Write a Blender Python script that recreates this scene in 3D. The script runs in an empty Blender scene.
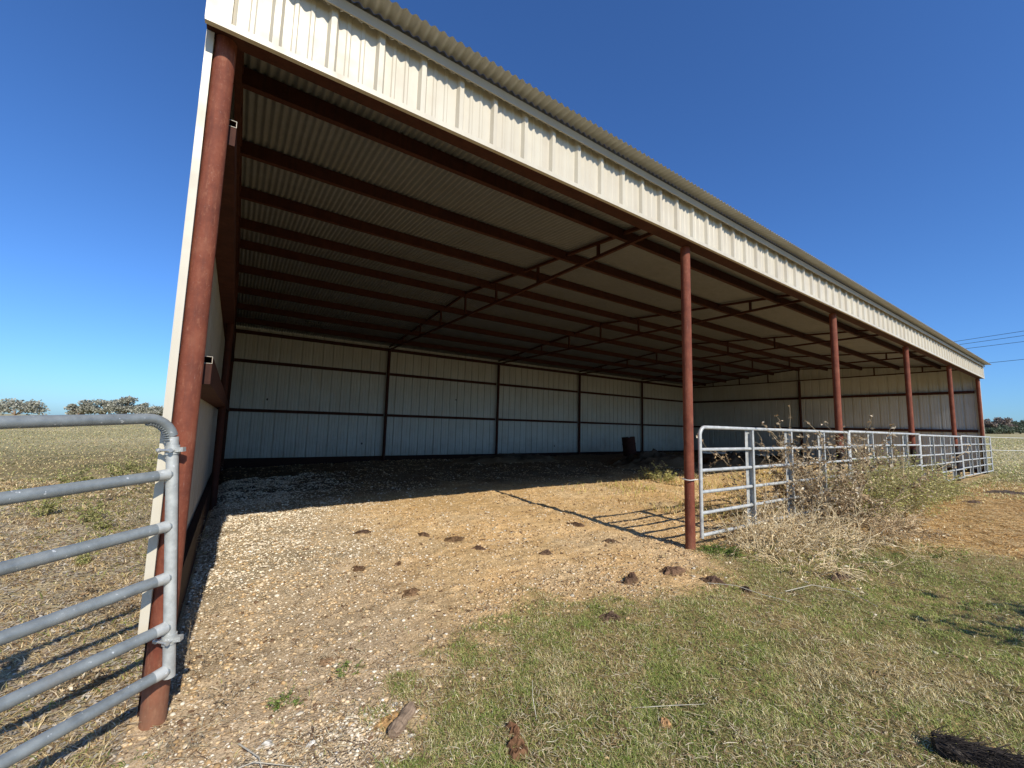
import bpy, math, random
import numpy as np
from mathutils import Matrix, Vector
rng = np.random.default_rng(7); random.seed(7)
R = math.radians
scene = bpy.context.scene
COL = scene.collection

# ------------------------------------------------------------------ helpers
class MB:
    """collects shapes, links them as one mesh object"""
    def __init__(s): s.v = []; s.f = []; s.sm = []
    def add(s, vs, fs, smooth=False):
        n = len(s.v); s.v += [tuple(map(float, v)) for v in vs]
        s.f += [tuple(n+i for i in f) for f in fs]; s.sm += [smooth]*len(fs); return s
    def box(s, x0, x1, y0, y1, z0, z1):
        return s.add([(x0,y0,z0),(x1,y0,z0),(x1,y1,z0),(x0,y1,z0),(x0,y0,z1),(x1,y0,z1),(x1,y1,z1),(x0,y1,z1)],
                     [(0,3,2,1),(4,5,6,7),(0,1,5,4),(1,2,6,5),(2,3,7,6),(3,0,4,7)])
    def bar(s, a, b, w, h, up=(0,0,1)):
        a, b = Vector(a), Vector(b); d = (b-a).normalized(); u = Vector(up)
        r = d.cross(u).normalized(); u = r.cross(d)
        o = [(-w/2,-h/2),(w/2,-h/2),(w/2,h/2),(-w/2,h/2)]
        vs = [a+r*p+u*q for p,q in o]+[b+r*p+u*q for p,q in o]
        return s.add(vs, [(0,1,2,3),(7,6,5,4),(0,4,5,1),(1,5,6,2),(2,6,7,3),(3,7,4,0)])
    def tube(s, pts, r, n=12, caps=True, smooth=True):
        pts = [Vector(p) for p in pts]; rs = r if isinstance(r, (list,tuple)) else [r]*len(pts)
        vs = []; fs = []; prev = None
        for i, p in enumerate(pts):
            d = (pts[min(i+1,len(pts)-1)]-pts[max(i-1,0)]).normalized()
            if prev is None:
                u = d.orthogonal().normalized()
            else:
                u = (prev - d*prev.dot(d)).normalized()
            prev = u; w = d.cross(u)
            for k in range(n):
                a = 2*math.pi*k/n; vs.append(p+(u*math.cos(a)+w*math.sin(a))*rs[i])
        for i in range(len(pts)-1):
            for k in range(n):
                fs.append((i*n+k, i*n+(k+1)%n, (i+1)*n+(k+1)%n, (i+1)*n+k))
        s.add(vs, fs, smooth)
        if caps:
            m = len(pts)-1
            s.add([vs[k] for k in range(n)], [tuple(reversed(range(n)))])
            s.add([vs[m*n+k] for k in range(n)], [tuple(range(n))])
        return s
    def build(s, name, mat, parent=None):
        me = bpy.data.meshes.new(name); me.from_pydata(s.v, [], s.f); me.update()
        me.polygons.foreach_set('use_smooth', s.sm)
        if mat: me.materials.append(mat)
        o = bpy.data.objects.new(name, me); COL.objects.link(o)
        if parent: o.parent = parent
        return o

def fast(name, V, polys, cols, mat, parent=None, smooth=False):
    """V (n,3); polys: list of index arrays (m,k); cols (n,3) per vertex"""
    me = bpy.data.meshes.new(name); me.vertices.add(len(V))
    me.vertices.foreach_set('co', np.ascontiguousarray(V, dtype=np.float32).ravel())
    li = np.concatenate([p.ravel() for p in polys]).astype(np.int32)
    cnt = np.concatenate([np.full(len(p), p.shape[1]) for p in polys]).astype(np.int32)
    st = np.concatenate([[0], np.cumsum(cnt)[:-1]]).astype(np.int32)
    me.loops.add(len(li)); me.loops.foreach_set('vertex_index', li)
    me.polygons.add(len(cnt)); me.polygons.foreach_set('loop_start', st); me.polygons.foreach_set('loop_total', cnt)
    if smooth: me.polygons.foreach_set('use_smooth', np.ones(len(cnt), dtype=bool))
    me.update(); me.validate()
    if cols is not None:
        a = me.color_attributes.new('Col', 'FLOAT_COLOR', 'POINT')
        c4 = np.ones((len(V), 4), dtype=np.float32); c4[:, :3] = cols
        a.data.foreach_set('color', c4.ravel())
    me.materials.append(mat)
    o = bpy.data.objects.new(name, me); COL.objects.link(o)
    if parent: o.parent = parent
    return o

def tag(o, label=None, cat=None, group=None, kind=None):
    if label: o['label'] = label
    if cat: o['category'] = cat
    if group: o['group'] = group
    if kind: o['kind'] = kind
    return o
def thing(name, label, cat, loc=(0,0,0), rz=0, group=None):
    o = bpy.data.objects.new(name, None); COL.objects.link(o); o.empty_display_size = .2
    o.location = loc; o.rotation_euler = (0,0,rz)
    return tag(o, label, cat, group)

def smoothstep(a, b, x):
    t = np.clip((x-a)/(b-a), 0, 1); return t*t*(3-2*t)
_lat = rng.random((256,256))
def vnoise(x, y, s=0):
    x = np.asarray(x, float)+s*17.3; y = np.asarray(y, float)+s*31.7
    xi = np.floor(x).astype(int); yi = np.floor(y).astype(int); fx = x-xi; fy = y-yi
    fx = fx*fx*(3-2*fx); fy = fy*fy*(3-2*fy)
    g = lambda i, j: _lat[(xi+i) & 255, (yi+j) & 255]
    return (g(0,0)*(1-fx)+g(1,0)*fx)*(1-fy)+(g(0,1)*(1-fx)+g(1,1)*fx)*fy
def fbm(x, y, f, oct=4, s=0):
    r = 0; a = .5; t = 0
    for k in range(oct):
        r = r+a*vnoise(x*f, y*f, s+k*3); t += a; a *= .5; f *= 2.03
    return r/t

# ------------------------------------------------------------------ layout constants
B = 4.57; D = 11.5; W = 5*B
ZB = 3.53                       # underside of front beam and fascia
def roof_z(y): return 4.075+.08*min(y, D-y)
def bline(x):                   # bare dirt / grass border in front of the shed
    return np.interp(x, [-1,.3,.7,.95,1.25,1.75,2.4,2.7,3.2,3.6,4.2,4.6,5,8,20,30], [-1.5,-1.5,-.95,-.62,-.22,-.08,0.0,-.3,-.36,-.62,-.42,-.05,0,0,0,0])
def ground_base(x, y):
    x = np.asarray(x, float); y = np.asarray(y, float)
    low = 1-smoothstep(-.3, 3.6, x)
    ins = smoothstep(.5, 4.5, y)*smoothstep(-.05, .25, x)*(1-smoothstep(11.4, 12, y))
    z = -.18*low*(1-.75*ins)
    z = z+.08*smoothstep(8, 24, x)
    z = z+np.clip(x-38, 0, 300)*.0165*smoothstep(38, 60, x)
    z = z-.12*smoothstep(8, 60, -x+.6*y-6)
    # manure built up in the shaded back half
    z = z+.10*smoothstep(5.5, 9.5, y)*smoothstep(1.0, 4, x)*(1-smoothstep(22.4, 22.9, x))*(1-smoothstep(10.8, 11.4, y))
    return z
def ground_z(x, y):
    x = np.asarray(x, float); y = np.asarray(y, float)
    r = np.hypot(x-2, y-1)
    near = 1-smoothstep(14, 40, r)
    inside = smoothstep(-.1, .3, y)*smoothstep(-.05, .2, x)*(1-smoothstep(22.8, 23, x))*(1-smoothstep(11.3, 11.6, y))
    z = ground_base(x, y)
    z = z+near*((fbm(x, y, 1.1, 3, 1)-.5)*.07+(fbm(x, y, 5, 3, 2)-.5)*.035+(fbm(x, y, 17, 2, 3)-.5)*(.012+.012*inside))
    z = z+near*inside*smoothstep(4.6, 7, y)*(fbm(x, y, 2.3, 3, 9)-.5)*.16
    z = z+(1-near)*(fbm(x, y, .08, 3, 4)-.5)*.5*smoothstep(40, 120, r)
    return z
def gz(x, y): return float(ground_z(np.array([x]), np.array([y]))[0])

# ------------------------------------------------------------------ materials
def newmat(name):
    m = bpy.data.materials.new(name); m.use_nodes = True
    nt = m.node_tree; nt.nodes.clear()
    out = nt.nodes.new('ShaderNodeOutputMaterial'); b = nt.nodes.new('ShaderNodeBsdfPrincipled')
    nt.links.new(b.outputs[0], out.inputs[0]); return m, nt, b
def N(nt, t, **kw):
    n = nt.nodes.new(t)
    for k, v in kw.items():
        if k.startswith('i_'): n.inputs[k[2:].replace('_', ' ')].default_value = v
        else: setattr(n, k, v)
    return n
def coord(nt, scale=(1,1,1)):
    g = N(nt, 'ShaderNodeNewGeometry'); m = N(nt, 'ShaderNodeMapping'); m.inputs['Scale'].default_value = scale
    nt.links.new(g.outputs['Position'], m.inputs['Vector']); return m.outputs[0]
def noise(nt, vec, scale, detail=4, rough=.55):
    n = N(nt, 'ShaderNodeTexNoise'); n.inputs['Scale'].default_value = scale; n.inputs['Detail'].default_value = detail
    n.inputs['Roughness'].default_value = rough
    if vec is not None: nt.links.new(vec, n.inputs['Vector'])
    return n.outputs['Fac']
def ramp(nt, fac, stops):
    r = N(nt, 'ShaderNodeValToRGB'); e = r.color_ramp.elements
    while len(e) < len(stops): e.new(.5)
    for i, (p, c) in enumerate(stops): e[i].position = p; e[i].color = (*c, 1) if len(c) == 3 else c
    nt.links.new(fac, r.inputs[0]); return r.outputs[0]
def mix(nt, fac, a, b, mode='MIX'):
    m = N(nt, 'ShaderNodeMix', data_type='RGBA', blend_type=mode)
    for sock, val in ((m.inputs[0], fac), (m.inputs[6], a), (m.inputs[7], b)):
        if hasattr(val, 'links') or isinstance(val, bpy.types.NodeSocket): nt.links.new(val, sock)
        elif isinstance(val, (int, float)): sock.default_value = val
        else: sock.default_value = (*val, 1)
    return m.outputs[2]
def bump(nt, b, h, strength=.3, dist=.01):
    n = N(nt, 'ShaderNodeBump'); n.inputs['Strength'].default_value = strength; n.inputs['Distance'].default_value = dist
    nt.links.new(h, n.inputs['Height']); nt.links.new(n.outputs[0], b.inputs['Normal'])
def L(nt, a, b): nt.links.new(a, b)

def sheet_mat(name, c, dirt, rough=.45, metal=0, amt=.45, splash=False):
    m, nt, b = newmat(name)
    v = coord(nt, (1,1,1)); vs = coord(nt, (9,9,.35))
    blotch = ramp(nt, noise(nt, v, 1.4, 6, .65), [(.38,(0,0,0)),(.72,(1,1,1))])
    streak = ramp(nt, noise(nt, vs, 1.2, 5, .6), [(.42,(0,0,0)),(.75,(1,1,1))])
    f = mix(nt, .5, blotch, streak)
    sc = N(nt, 'ShaderNodeMath', operation='MULTIPLY'); L(nt, f, sc.inputs[0]); sc.inputs[1].default_value = amt
    col = mix(nt, sc.outputs[0], c, dirt)
    if splash:
        g = N(nt, 'ShaderNodeNewGeometry'); sx = N(nt, 'ShaderNodeSeparateXYZ'); L(nt, g.outputs['Position'], sx.inputs[0])
        ad = N(nt, 'ShaderNodeMath', operation='MULTIPLY_ADD'); L(nt, noise(nt, v, 2.2, 6, .7), ad.inputs[0]); ad.inputs[1].default_value = -1.5; L(nt, sx.outputs[2], ad.inputs[2])
        mr = N(nt, 'ShaderNodeMapRange'); L(nt, ad.outputs[0], mr.inputs[0]); mr.inputs[1].default_value = -.55; mr.inputs[2].default_value = .15; mr.inputs[3].default_value = .35; mr.inputs[4].default_value = 0
        col = mix(nt, mr.outputs[0], col, (.16,.12,.075))
    L(nt, col, b.inputs['Base Color']); b.inputs['Metallic'].default_value = metal
    rr = ramp(nt, noise(nt, v, 6, 3), [(.3,(rough-.1,)*3),(.7,(rough+.15,)*3)]); L(nt, rr, b.inputs['Roughness'])
    bump(nt, b, noise(nt, v, 2.5, 3), .25, .012)
    return m
M_CREAM = sheet_mat('cream_steel', (.61,.56,.445), (.35,.27,.18), .42, 0, .5)
M_INNER = sheet_mat('pale_steel_backside', (.56,.57,.525), (.33,.29,.22), .5, 0, .5, True)
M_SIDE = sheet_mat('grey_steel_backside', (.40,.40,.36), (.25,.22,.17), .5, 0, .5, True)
M_ROOF = sheet_mat('weathered_galvanized_roof', (.21,.222,.23), (.12,.12,.118), .5, .25, .5)
M_EAVE = sheet_mat('lit_galvanized_roof_edge', (.50,.485,.43), (.30,.28,.24), .5, .1, .5)  # lighter copy of the roof metal, light on the eave put into its colour
M_TRIM = sheet_mat('grey_eave_trim', (.47,.42,.33), (.30,.27,.22), .45, 0, .4)

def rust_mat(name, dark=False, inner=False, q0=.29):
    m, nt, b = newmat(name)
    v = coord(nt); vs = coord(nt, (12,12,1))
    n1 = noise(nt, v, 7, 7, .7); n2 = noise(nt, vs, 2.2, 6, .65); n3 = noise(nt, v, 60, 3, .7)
    q = q0 if inner else 1.0  # inner framing: interior shade put into the rust colour
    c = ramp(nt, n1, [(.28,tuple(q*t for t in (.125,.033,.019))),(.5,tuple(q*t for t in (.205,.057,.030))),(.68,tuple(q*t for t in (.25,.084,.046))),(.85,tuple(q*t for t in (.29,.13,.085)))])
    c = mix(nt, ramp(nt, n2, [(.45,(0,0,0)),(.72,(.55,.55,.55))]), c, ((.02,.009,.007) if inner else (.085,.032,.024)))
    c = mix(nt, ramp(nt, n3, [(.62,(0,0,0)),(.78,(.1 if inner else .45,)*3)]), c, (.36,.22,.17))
    if not inner:
        n5 = noise(nt, coord(nt, (5,5,1.5)), 9, 6, .75)
        c = mix(nt, ramp(nt, n5, [(.55,(0,0,0)),(.68,(.55,.55,.55))]), c, (.33,.135,.075))
        n6 = noise(nt, coord(nt, (30,30,1.2)), 3, 4, .7)
        c = mix(nt, ramp(nt, n6, [(.66,(0,0,0)),(.72,(.5,.5,.5))]), c, (.34,.24,.20))
        g = N(nt, 'ShaderNodeNewGeometry'); sx = N(nt, 'ShaderNodeSeparateXYZ'); L(nt, g.outputs['Position'], sx.inputs[0])
        ad = N(nt, 'ShaderNodeMath', operation='MULTIPLY_ADD'); L(nt, n5, ad.inputs[0]); ad.inputs[1].default_value = -.5; L(nt, sx.outputs[2], ad.inputs[2])
        mr = N(nt, 'ShaderNodeMapRange'); L(nt, ad.outputs[0], mr.inputs[0]); mr.inputs[1].default_value = -.4; mr.inputs[2].default_value = -.05; mr.inputs[3].default_value = .4; mr.inputs[4].default_value = 0
        c = mix(nt, mr.outputs[0], c, (.30,.19,.11))
    if dark:  # post colour turns near black below gate height
        g = N(nt, 'ShaderNodeNewGeometry'); sx = N(nt, 'ShaderNodeSeparateXYZ'); L(nt, g.outputs['Position'], sx.inputs[0])
        ad = N(nt, 'ShaderNodeMath', operation='MULTIPLY_ADD'); L(nt, n1, ad.inputs[0]); ad.inputs[1].default_value = .12; L(nt, sx.outputs[2], ad.inputs[2])
        k = ramp(nt, ad.outputs[0], [(.0,(1,1,1)),(1,(0,0,0))])
        mr = N(nt, 'ShaderNodeMapRange'); L(nt, ad.outputs[0], mr.inputs[0]); mr.inputs[1].default_value = 1.08; mr.inputs[2].default_value = 1.16; mr.inputs[3].default_value = 1; mr.inputs[4].default_value = 0
        c = mix(nt, mr.outputs[0], c, (.018,.012,.011))
    L(nt, c, b.inputs['Base Color']); b.inputs['Roughness'].default_value = .78; b.inputs['Specular IOR Level'].default_value = .3
    bump(nt, b, n3, .4, .004); return m
M_RUST = rust_mat('rust_red_primer'); M_RUSTD = rust_mat('rust_red_primer_dark_foot', True); M_IRON = rust_mat('shaded_red_framing_iron', False, True); M_SILL = rust_mat('shaded_sill_steel', False, True, .13)  # sill iron darker still: shade of the hollow channel put into its colour

def galv_mat(name, c, metal, rough):
    m, nt, b = newmat(name); v = coord(nt)
    n1 = noise(nt, v, 14, 5, .65); n2 = noise(nt, v, 45, 3, .6)
    k = ramp(nt, n1, [(.3,tuple(.72*x for x in c)),(.55,c),(.75,tuple(min(1,1.15*x) for x in c))])
    k = mix(nt, ramp(nt, n2, [(.66,(0,0,0)),(.7,(.75,.75,.75))]), k, (.72,.73,.72))
    k = mix(nt, ramp(nt, noise(nt, v, 5, 5), [(.6,(0,0,0)),(.8,(.5,.5,.5))]), k, (.30,.27,.23))
    L(nt, k, b.inputs['Base Color']); b.inputs['Metallic'].default_value = metal
    L(nt, ramp(nt, n1, [(.3,(rough-.1,)*3),(.7,(rough+.15,)*3)]), b.inputs['Roughness'])
    bump(nt, b, n2, .12, .003); return m
M_GALV = galv_mat('galvanized_tube', (.26,.285,.285), .3, .5)
M_GALV2 = galv_mat('pale_sunlit_galvanized_tube', (.50,.51,.48), .25, .5)  # lighter tube; for the stile, sunlight is put into the colour
M_PANEL = galv_mat('bright_galvanized_tube', (.50,.505,.48), .2, .5)

def col_mat(name, rough=.8, trans=0, var=.25, scale=40, spec=.25):
    m, nt, b = newmat(name)
    a = N(nt, 'ShaderNodeAttribute', attribute_name='Col'); v = coord(nt)
    n = noise(nt, v, scale, 3); k = ramp(nt, n, [(.25,(1-var,)*3),(.75,(1+var,)*3)])
    c = mix(nt, 1.0, a.outputs['Color'], k, 'MULTIPLY')
    L(nt, c, b.inputs['Base Color']); b.inputs['Roughness'].default_value = rough
    b.inputs['Specular IOR Level'].default_value = spec
    if trans:
        tr = N(nt, 'ShaderNodeBsdfTranslucent'); L(nt, c, tr.inputs[0]); ms = N(nt, 'ShaderNodeMixShader'); ms.inputs[0].default_value = trans
        out = [x for x in nt.nodes if x.type == 'OUTPUT_MATERIAL'][0]
        L(nt, b.outputs[0], ms.inputs[1]); L(nt, tr.outputs[0], ms.inputs[2]); L(nt, ms.outputs[0], out.inputs[0])
    return m
M_GRASS = col_mat('grass_blades', .7, .25, .2)
M_STONE = col_mat('limestone_gravel', .85, 0, .2, 90)
M_WEED = col_mat('weed_stems_and_leaves', .75, .2, .25)
M_DUNG = col_mat('dried_dung', .95, 0, .45, 55, .05)
M_LEAF = col_mat('tree_leaves', .7, .2, .2, 2)

def ground_mat():
    m, nt, b = newmat('ground_soil')
    a = N(nt, 'ShaderNodeAttribute', attribute_name='Col'); zn = N(nt, 'ShaderNodeAttribute', attribute_name='Zone'); v = coord(nt)
    sp = N(nt, 'ShaderNodeSeparateColor'); L(nt, zn.outputs['Color'], sp.inputs[0])
    n1 = noise(nt, v, 9, 8, .7); n2 = noise(nt, v, 55, 5, .7); n3 = noise(nt, v, .35, 6, .65); n4 = noise(nt, coord(nt, (.25,1,1)), 1.6, 8, .75)
    c = mix(nt, .8, a.outputs['Color'], ramp(nt, n1, [(.25,(.66,.63,.6)),(.5,(1,1,1)),(.78,(1.3,1.28,1.22))]), 'MULTIPLY')
    c = mix(nt, 1.0, c, ramp(nt, n2, [(.25,(.6,.57,.53)),(.5,(1.02,1.02,1.02)),(.75,(1.38,1.36,1.32))]), 'MULTIPLY')
    c = mix(nt, .8, c, ramp(nt, n3, [(.3,(.88,.88,.86)),(.7,(1.15,1.13,1.1))]), 'MULTIPLY')
    c = mix(nt, .7, c, ramp(nt, n4, [(.3,(.78,.8,.77)),(.7,(1.22,1.2,1.15))]), 'MULTIPLY')
    def vor(scale, rnd=1):
        d = N(nt, 'ShaderNodeTexVoronoi', feature='F1'); d.inputs['Scale'].default_value = scale; L(nt, v, d.inputs['Vector']); return d
    g1 = vor(75); g2 = vor(130)
    h1 = N(nt, 'ShaderNodeSeparateColor'); L(nt, g1.outputs['Color'], h1.inputs[0]); h2 = N(nt, 'ShaderNodeSeparateColor'); L(nt, g2.outputs['Color'], h2.inputs[0])
    t1 = ramp(nt, h1.outputs[0], [(0,(.6,.56,.50)),(.3,(.9,.88,.85)),(.7,(1.1,1.09,1.07)),(1,(1.35,1.34,1.32))])
    t1 = mix(nt, 1.0, t1, ramp(nt, g1.outputs['Distance'], [(.25,(1,1,1)),(.62,(.6,.56,.5))]), 'MULTIPLY')
    t2 = ramp(nt, h2.outputs[0], [(0,(.38,.33,.28)),(.18,(.78,.74,.7)),(.6,(1.05,1.05,1.05)),(1,(1.4,1.4,1.42))])
    c = mix(nt, sp.outputs[0], c, mix(nt, 1.0, c, t1, 'MULTIPLY'))
    dirt = mix(nt, .75, c, t2, 'MULTIPLY')
    c = mix(nt, sp.outputs[1], c, dirt)
    n7 = noise(nt, v, 170, 4, .75)
    turf = ramp(nt, n7, [(.32,(.35,.34,.28)),(.5,(1,1,1)),(.66,(1.9,1.75,1.45))])
    c = mix(nt, sp.outputs[2], c, mix(nt, 1.0, c, turf, 'MULTIPLY'))
    L(nt, c, b.inputs['Base Color']); b.inputs['Roughness'].default_value = .95; b.inputs['Specular IOR Level'].default_value = .1
    hh = mix(nt, .5, n1, n2)
    hv = mix(nt, sp.outputs[0], hh, ramp(nt, g1.outputs['Distance'], [(.1,(1,1,1)),(.7,(0,0,0))]))
    bump(nt, b, hv, .9, .02); return m
M_GROUND = ground_mat()

def wood_mat(name, c1, c2):
    m, nt, b = newmat(name); tc = N(nt, 'ShaderNodeTexCoord'); mp = N(nt, 'ShaderNodeMapping'); mp.inputs['Scale'].default_value = (2,30,30)
    L(nt, tc.outputs['Object'], mp.inputs[0]); n = noise(nt, mp.outputs[0], 3, 6, .7)
    L(nt, ramp(nt, n, [(.3,c1),(.7,c2)]), b.inputs['Base Color']); b.inputs['Roughness'].default_value = .9
    bump(nt, b, n, .6, .006); return m
M_WOOD = wood_mat('weathered_wood', (.13,.08,.05), (.40,.29,.19))
M_PALEWOOD = wood_mat('bleached_wood', (.40,.36,.28), (.62,.57,.46))
M_LOG = wood_mat('charred_bark', (.012,.010,.009), (.085,.070,.058))
def plain(name, c, rough=.6, metal=0):
    m, nt, b = newmat(name); n = noise(nt, coord(nt), 8, 4)
    L(nt, ramp(nt, n, [(.3,tuple(.8*x for x in c)),(.7,tuple(min(1,1.15*x) for x in c))]), b.inputs['Base Color'])
    b.inputs['Roughness'].default_value = rough; b.inputs['Metallic'].default_value = metal; return m
M_WHITE = plain('white_paint', (.75,.75,.73)); M_WIRE = plain('dark_cable', (.05,.055,.06)); M_STEEL = plain('bolt_steel', (.55,.55,.52), .4, .6)
M_FENCEW = plain('pale_fence_wire', (.7,.69,.64))

# ------------------------------------------------------------------ GROUND
def axis(lo, hi, fa, fb, step, grow=1.16):
    a = list(np.arange(fa, fb+1e-6, step)); s = step
    while a[-1] < hi: s *= grow; a.append(a[-1]+s)
    s = step; pre = []
    p = fa
    while p > lo: s *= grow; p -= s; pre.append(p)
    return np.array(pre[::-1]+a)
gx = axis(-900, 1100, -2.4, 9.0, .028, 1.05); gy = axis(-300, 1400, -2.8, 6.0, .028, 1.05)
X, Y = np.meshgrid(gx, gy)
Z = ground_z(X, Y)
def zones(x, y):
    """soil colour (linear albedo) per point, and weights of each zone"""
    n1 = fbm(x, y, 1.3, 4, 11); n2 = fbm(x, y, 4.5, 4, 14); n3 = fbm(x, y, .5, 3, 19)
    n4 = fbm(x, y, 11, 3, 27)
    yb = bline(x)+(n2-.5)*.7+(n4-.5)*.35
    inside_x = smoothstep(-.05, .05, x)*(1-smoothstep(22.8, 23, x))
    bare = smoothstep(-.50, .30, y-yb)*inside_x*(1-smoothstep(11.4, 11.6, y))
    fg = .9*(1-smoothstep(.45, 1.1, x+(n2-.5)*1.0+(n4-.5)*.4))*smoothstep(-.4, .0, x)*smoothstep(-2.2, -1.3, y)*(1-smoothstep(.3, 1, y))
    bare = np.maximum(bare, fg)
    gravel = bare*(1-smoothstep(.6, 2.7, x+(n1-.5)*1.6))*(.10+.90*np.maximum(smoothstep(.1,1.6,y-.35*x+(n1-.5)*1.6), .75*(1-smoothstep(-.62,-.42,y+(n2-.5)*.3))))*(.55+.45*smoothstep(.38,.58,n2))
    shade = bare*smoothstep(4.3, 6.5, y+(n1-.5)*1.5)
    hay = smoothstep(6.5, 8.5, x+(n1-.5)*2)*(1-smoothstep(17, 20, x))*smoothstep(-3.2, -1.9, y+(n2-.5)*.8)*(1-smoothstep(-.75, -.35, y+(n2-.5)*.4))
    left = (1-smoothstep(-.3, .0, x))
    return dict(bare=bare, gravel=gravel, shade=shade, hay=hay, left=left, n1=n1, n2=n2, n3=n3)
def lerp(a, b, t): return a*(1-t[...,None])+np.array(b)*t[...,None]
def ground_col(x, y):
    z = zones(x, y)
    c = np.zeros(x.shape+(3,))+np.array((.25,.195,.095))                       # thin turf on soil
    c = lerp(c, (.10,.105,.038), np.clip((z['n1']-.45)*3, 0, .7))
    far = smoothstep(14, 40, np.hypot(x-2, y))
    c = lerp(c, (.42,.36,.205), far)
    c = lerp(c, (.32,.285,.14), far*np.clip((fbm(x, y, .06, 4, 23)-.42)*4, 0, .8))
    nl = z['left']*1.0*(1-smoothstep(5, 14, y))*(1-smoothstep(2.5,6,-x))
    c = lerp(c, (.40,.34,.225), nl)
    tan = lerp(np.zeros(x.shape+(3,))+np.array((.64,.45,.24)), (.55,.36,.17), np.clip((z['n2']-.35)*2.2, 0, 1))
    tan = lerp(tan, (.60,.455,.28), np.clip((z['n1']-.5)*3, 0, .7))
    c = lerp(c, (0,0,0), z['bare'])+tan*z['bare'][...,None]
    c = lerp(c, (.46,.36,.25), (1-smoothstep(.9,2.2,x))*z['bare']*.8)
    c = lerp(c, (.66,.57,.43), z['gravel']*.85)
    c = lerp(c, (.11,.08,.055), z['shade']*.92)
    c = lerp(c, (.60,.41,.185), z['hay']*np.clip(.55+(z['n2']-.3)*2, .3, .95))
    return c
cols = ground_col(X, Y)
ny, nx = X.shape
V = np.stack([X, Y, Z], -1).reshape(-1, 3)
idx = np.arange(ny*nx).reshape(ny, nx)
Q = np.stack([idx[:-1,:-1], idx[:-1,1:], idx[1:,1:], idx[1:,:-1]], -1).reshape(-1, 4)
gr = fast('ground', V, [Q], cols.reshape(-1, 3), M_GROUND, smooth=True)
zz = zones(X, Y); zc4 = np.ones((X.size, 4), dtype=np.float32)
nearw = 1-smoothstep(9, 22, np.hypot(X-2, Y-1))
zc4[:,0] = (zz['gravel']*nearw).ravel(); zc4[:,1] = (zz['bare']*(1-zz['gravel'])*nearw).ravel(); zc4[:,2] = ((1-zz['bare'])*nearw).ravel()
at_ = gr.data.color_attributes.new('Zone', 'FLOAT_COLOR', 'POINT'); at_.data.foreach_set('color', zc4.ravel()); gr.data.color_attributes.active_color_index = 0
tag(gr, kind='structure')

# ------------------------------------------------------------------ stuff: blades, straw, stones
def blades(name, P, h, w, lean, col, label, cat, up=1.0, mat=None):
    n = len(P); a = rng.random(n)*2*math.pi; l = lean*(.3+rng.random(n)*.9)
    dx, dy = np.cos(a), np.sin(a); px, py = -dy, dx
    z = ground_z(P[:,0], P[:,1])-.004
    b0 = np.stack([P[:,0], P[:,1], z], -1); W3 = np.stack([px*w/2, py*w/2, np.zeros(n)], -1)
    m = b0+np.stack([dx*h*l*.35, dy*h*l*.35, h*.55*up], -1)
    t = b0+np.stack([dx*h*l, dy*h*l, h*(1-.35*np.clip(l,0,1))*up], -1)
    V = np.stack([b0-W3, b0+W3, m+W3*.75, m-W3*.75, t], 1).reshape(-1, 3)
    i = np.arange(n)*5
    q = np.stack([i, i+1, i+2, i+3], -1); tr = np.stack([i+3, i+2, i+4], -1)
    c = np.repeat(col, 5, axis=0)
    o = fast(name, V, [q, tr], c, mat or M_GRASS)
    if label: tag(o, label, cat, kind='stuff')
    return o
def polar(n, r0, r1, a0, a1, cx=.21, cy=-2.79):
    r = r0*np.exp(rng.random(n)*math.log(r1/r0)); a = np.radians(a0+(a1-a0)*rng.random(n))   # heading from +Y clockwise
    return np.stack([cx+r*np.sin(a), cy+r*np.cos(a)], -1), r
PAL = np.array([(.20,.28,.055),(.34,.39,.10),(.48,.47,.17),(.72,.60,.30),(.80,.70,.41),(.54,.41,.20),(.28,.185,.085),(.80,.72,.47)])
def grass_colors(P, green):
    k = len(P); g = rng.random(k) < green
    i = np.where(g, rng.integers(0, 3, k), rng.choice([3,4,5,6,7], k, p=[.28,.24,.24,.14,.10]))
    return PAL[i]*(.75+.5*rng.random((k,1)))
def turf(name, n, r0, r1, label, hs, ws):
    P, r = polar(n, r0, r1, -25, 118)
    z = zones(P[:,0], P[:,1])
    clump = smoothstep(.30, .62, fbm(P[:,0], P[:,1], 9, 3, 33))
    dens = (1-np.clip(z['bare']*1.5-.12,0,1)**.7*.99)*(1-.88*z['hay'])*(1-z['left'])*(.42+.58*smoothstep(.36, .56, z['n2']))*(.35+.65*clump)
    under = (P[:,0]>-.1)&(P[:,0]<23)&(P[:,1]>.3)
    keep = (rng.random(n) < dens) & ~under
    P, r = P[keep], r[keep]; z = zones(P[:,0], P[:,1])
    gn = .55*fbm(P[:,0], P[:,1], 1.3, 3, 31)+.45*fbm(P[:,0], P[:,1], 6, 3, 35)
    green = np.clip(.60+3.0*(gn-.48)+.25*smoothstep(5.5,10,P[:,0])*smoothstep(-1.6,-.4,P[:,1]), .05, .92)*(1-.8*z['hay'])
    h = hs*(.6+1.3*rng.random(len(P))**1.6)*(1+.03*r); w = ws*(.6+.8*rng.random(len(P)))*(1+.35*np.maximum(r-2,0)*.6)
    blades(name, P, h, w, 1.5, grass_colors(P, green), label, 'grass')
turf('pasture_grass', 1250000, 1.0, 7, 'short patchy half dry pasture grass in the foreground before the shed', .019, .0024)
turf('distant_pasture_grass', 200000, 7, 30, 'short half dry pasture grass along the right side and around the hay', .026, .0032)
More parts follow.
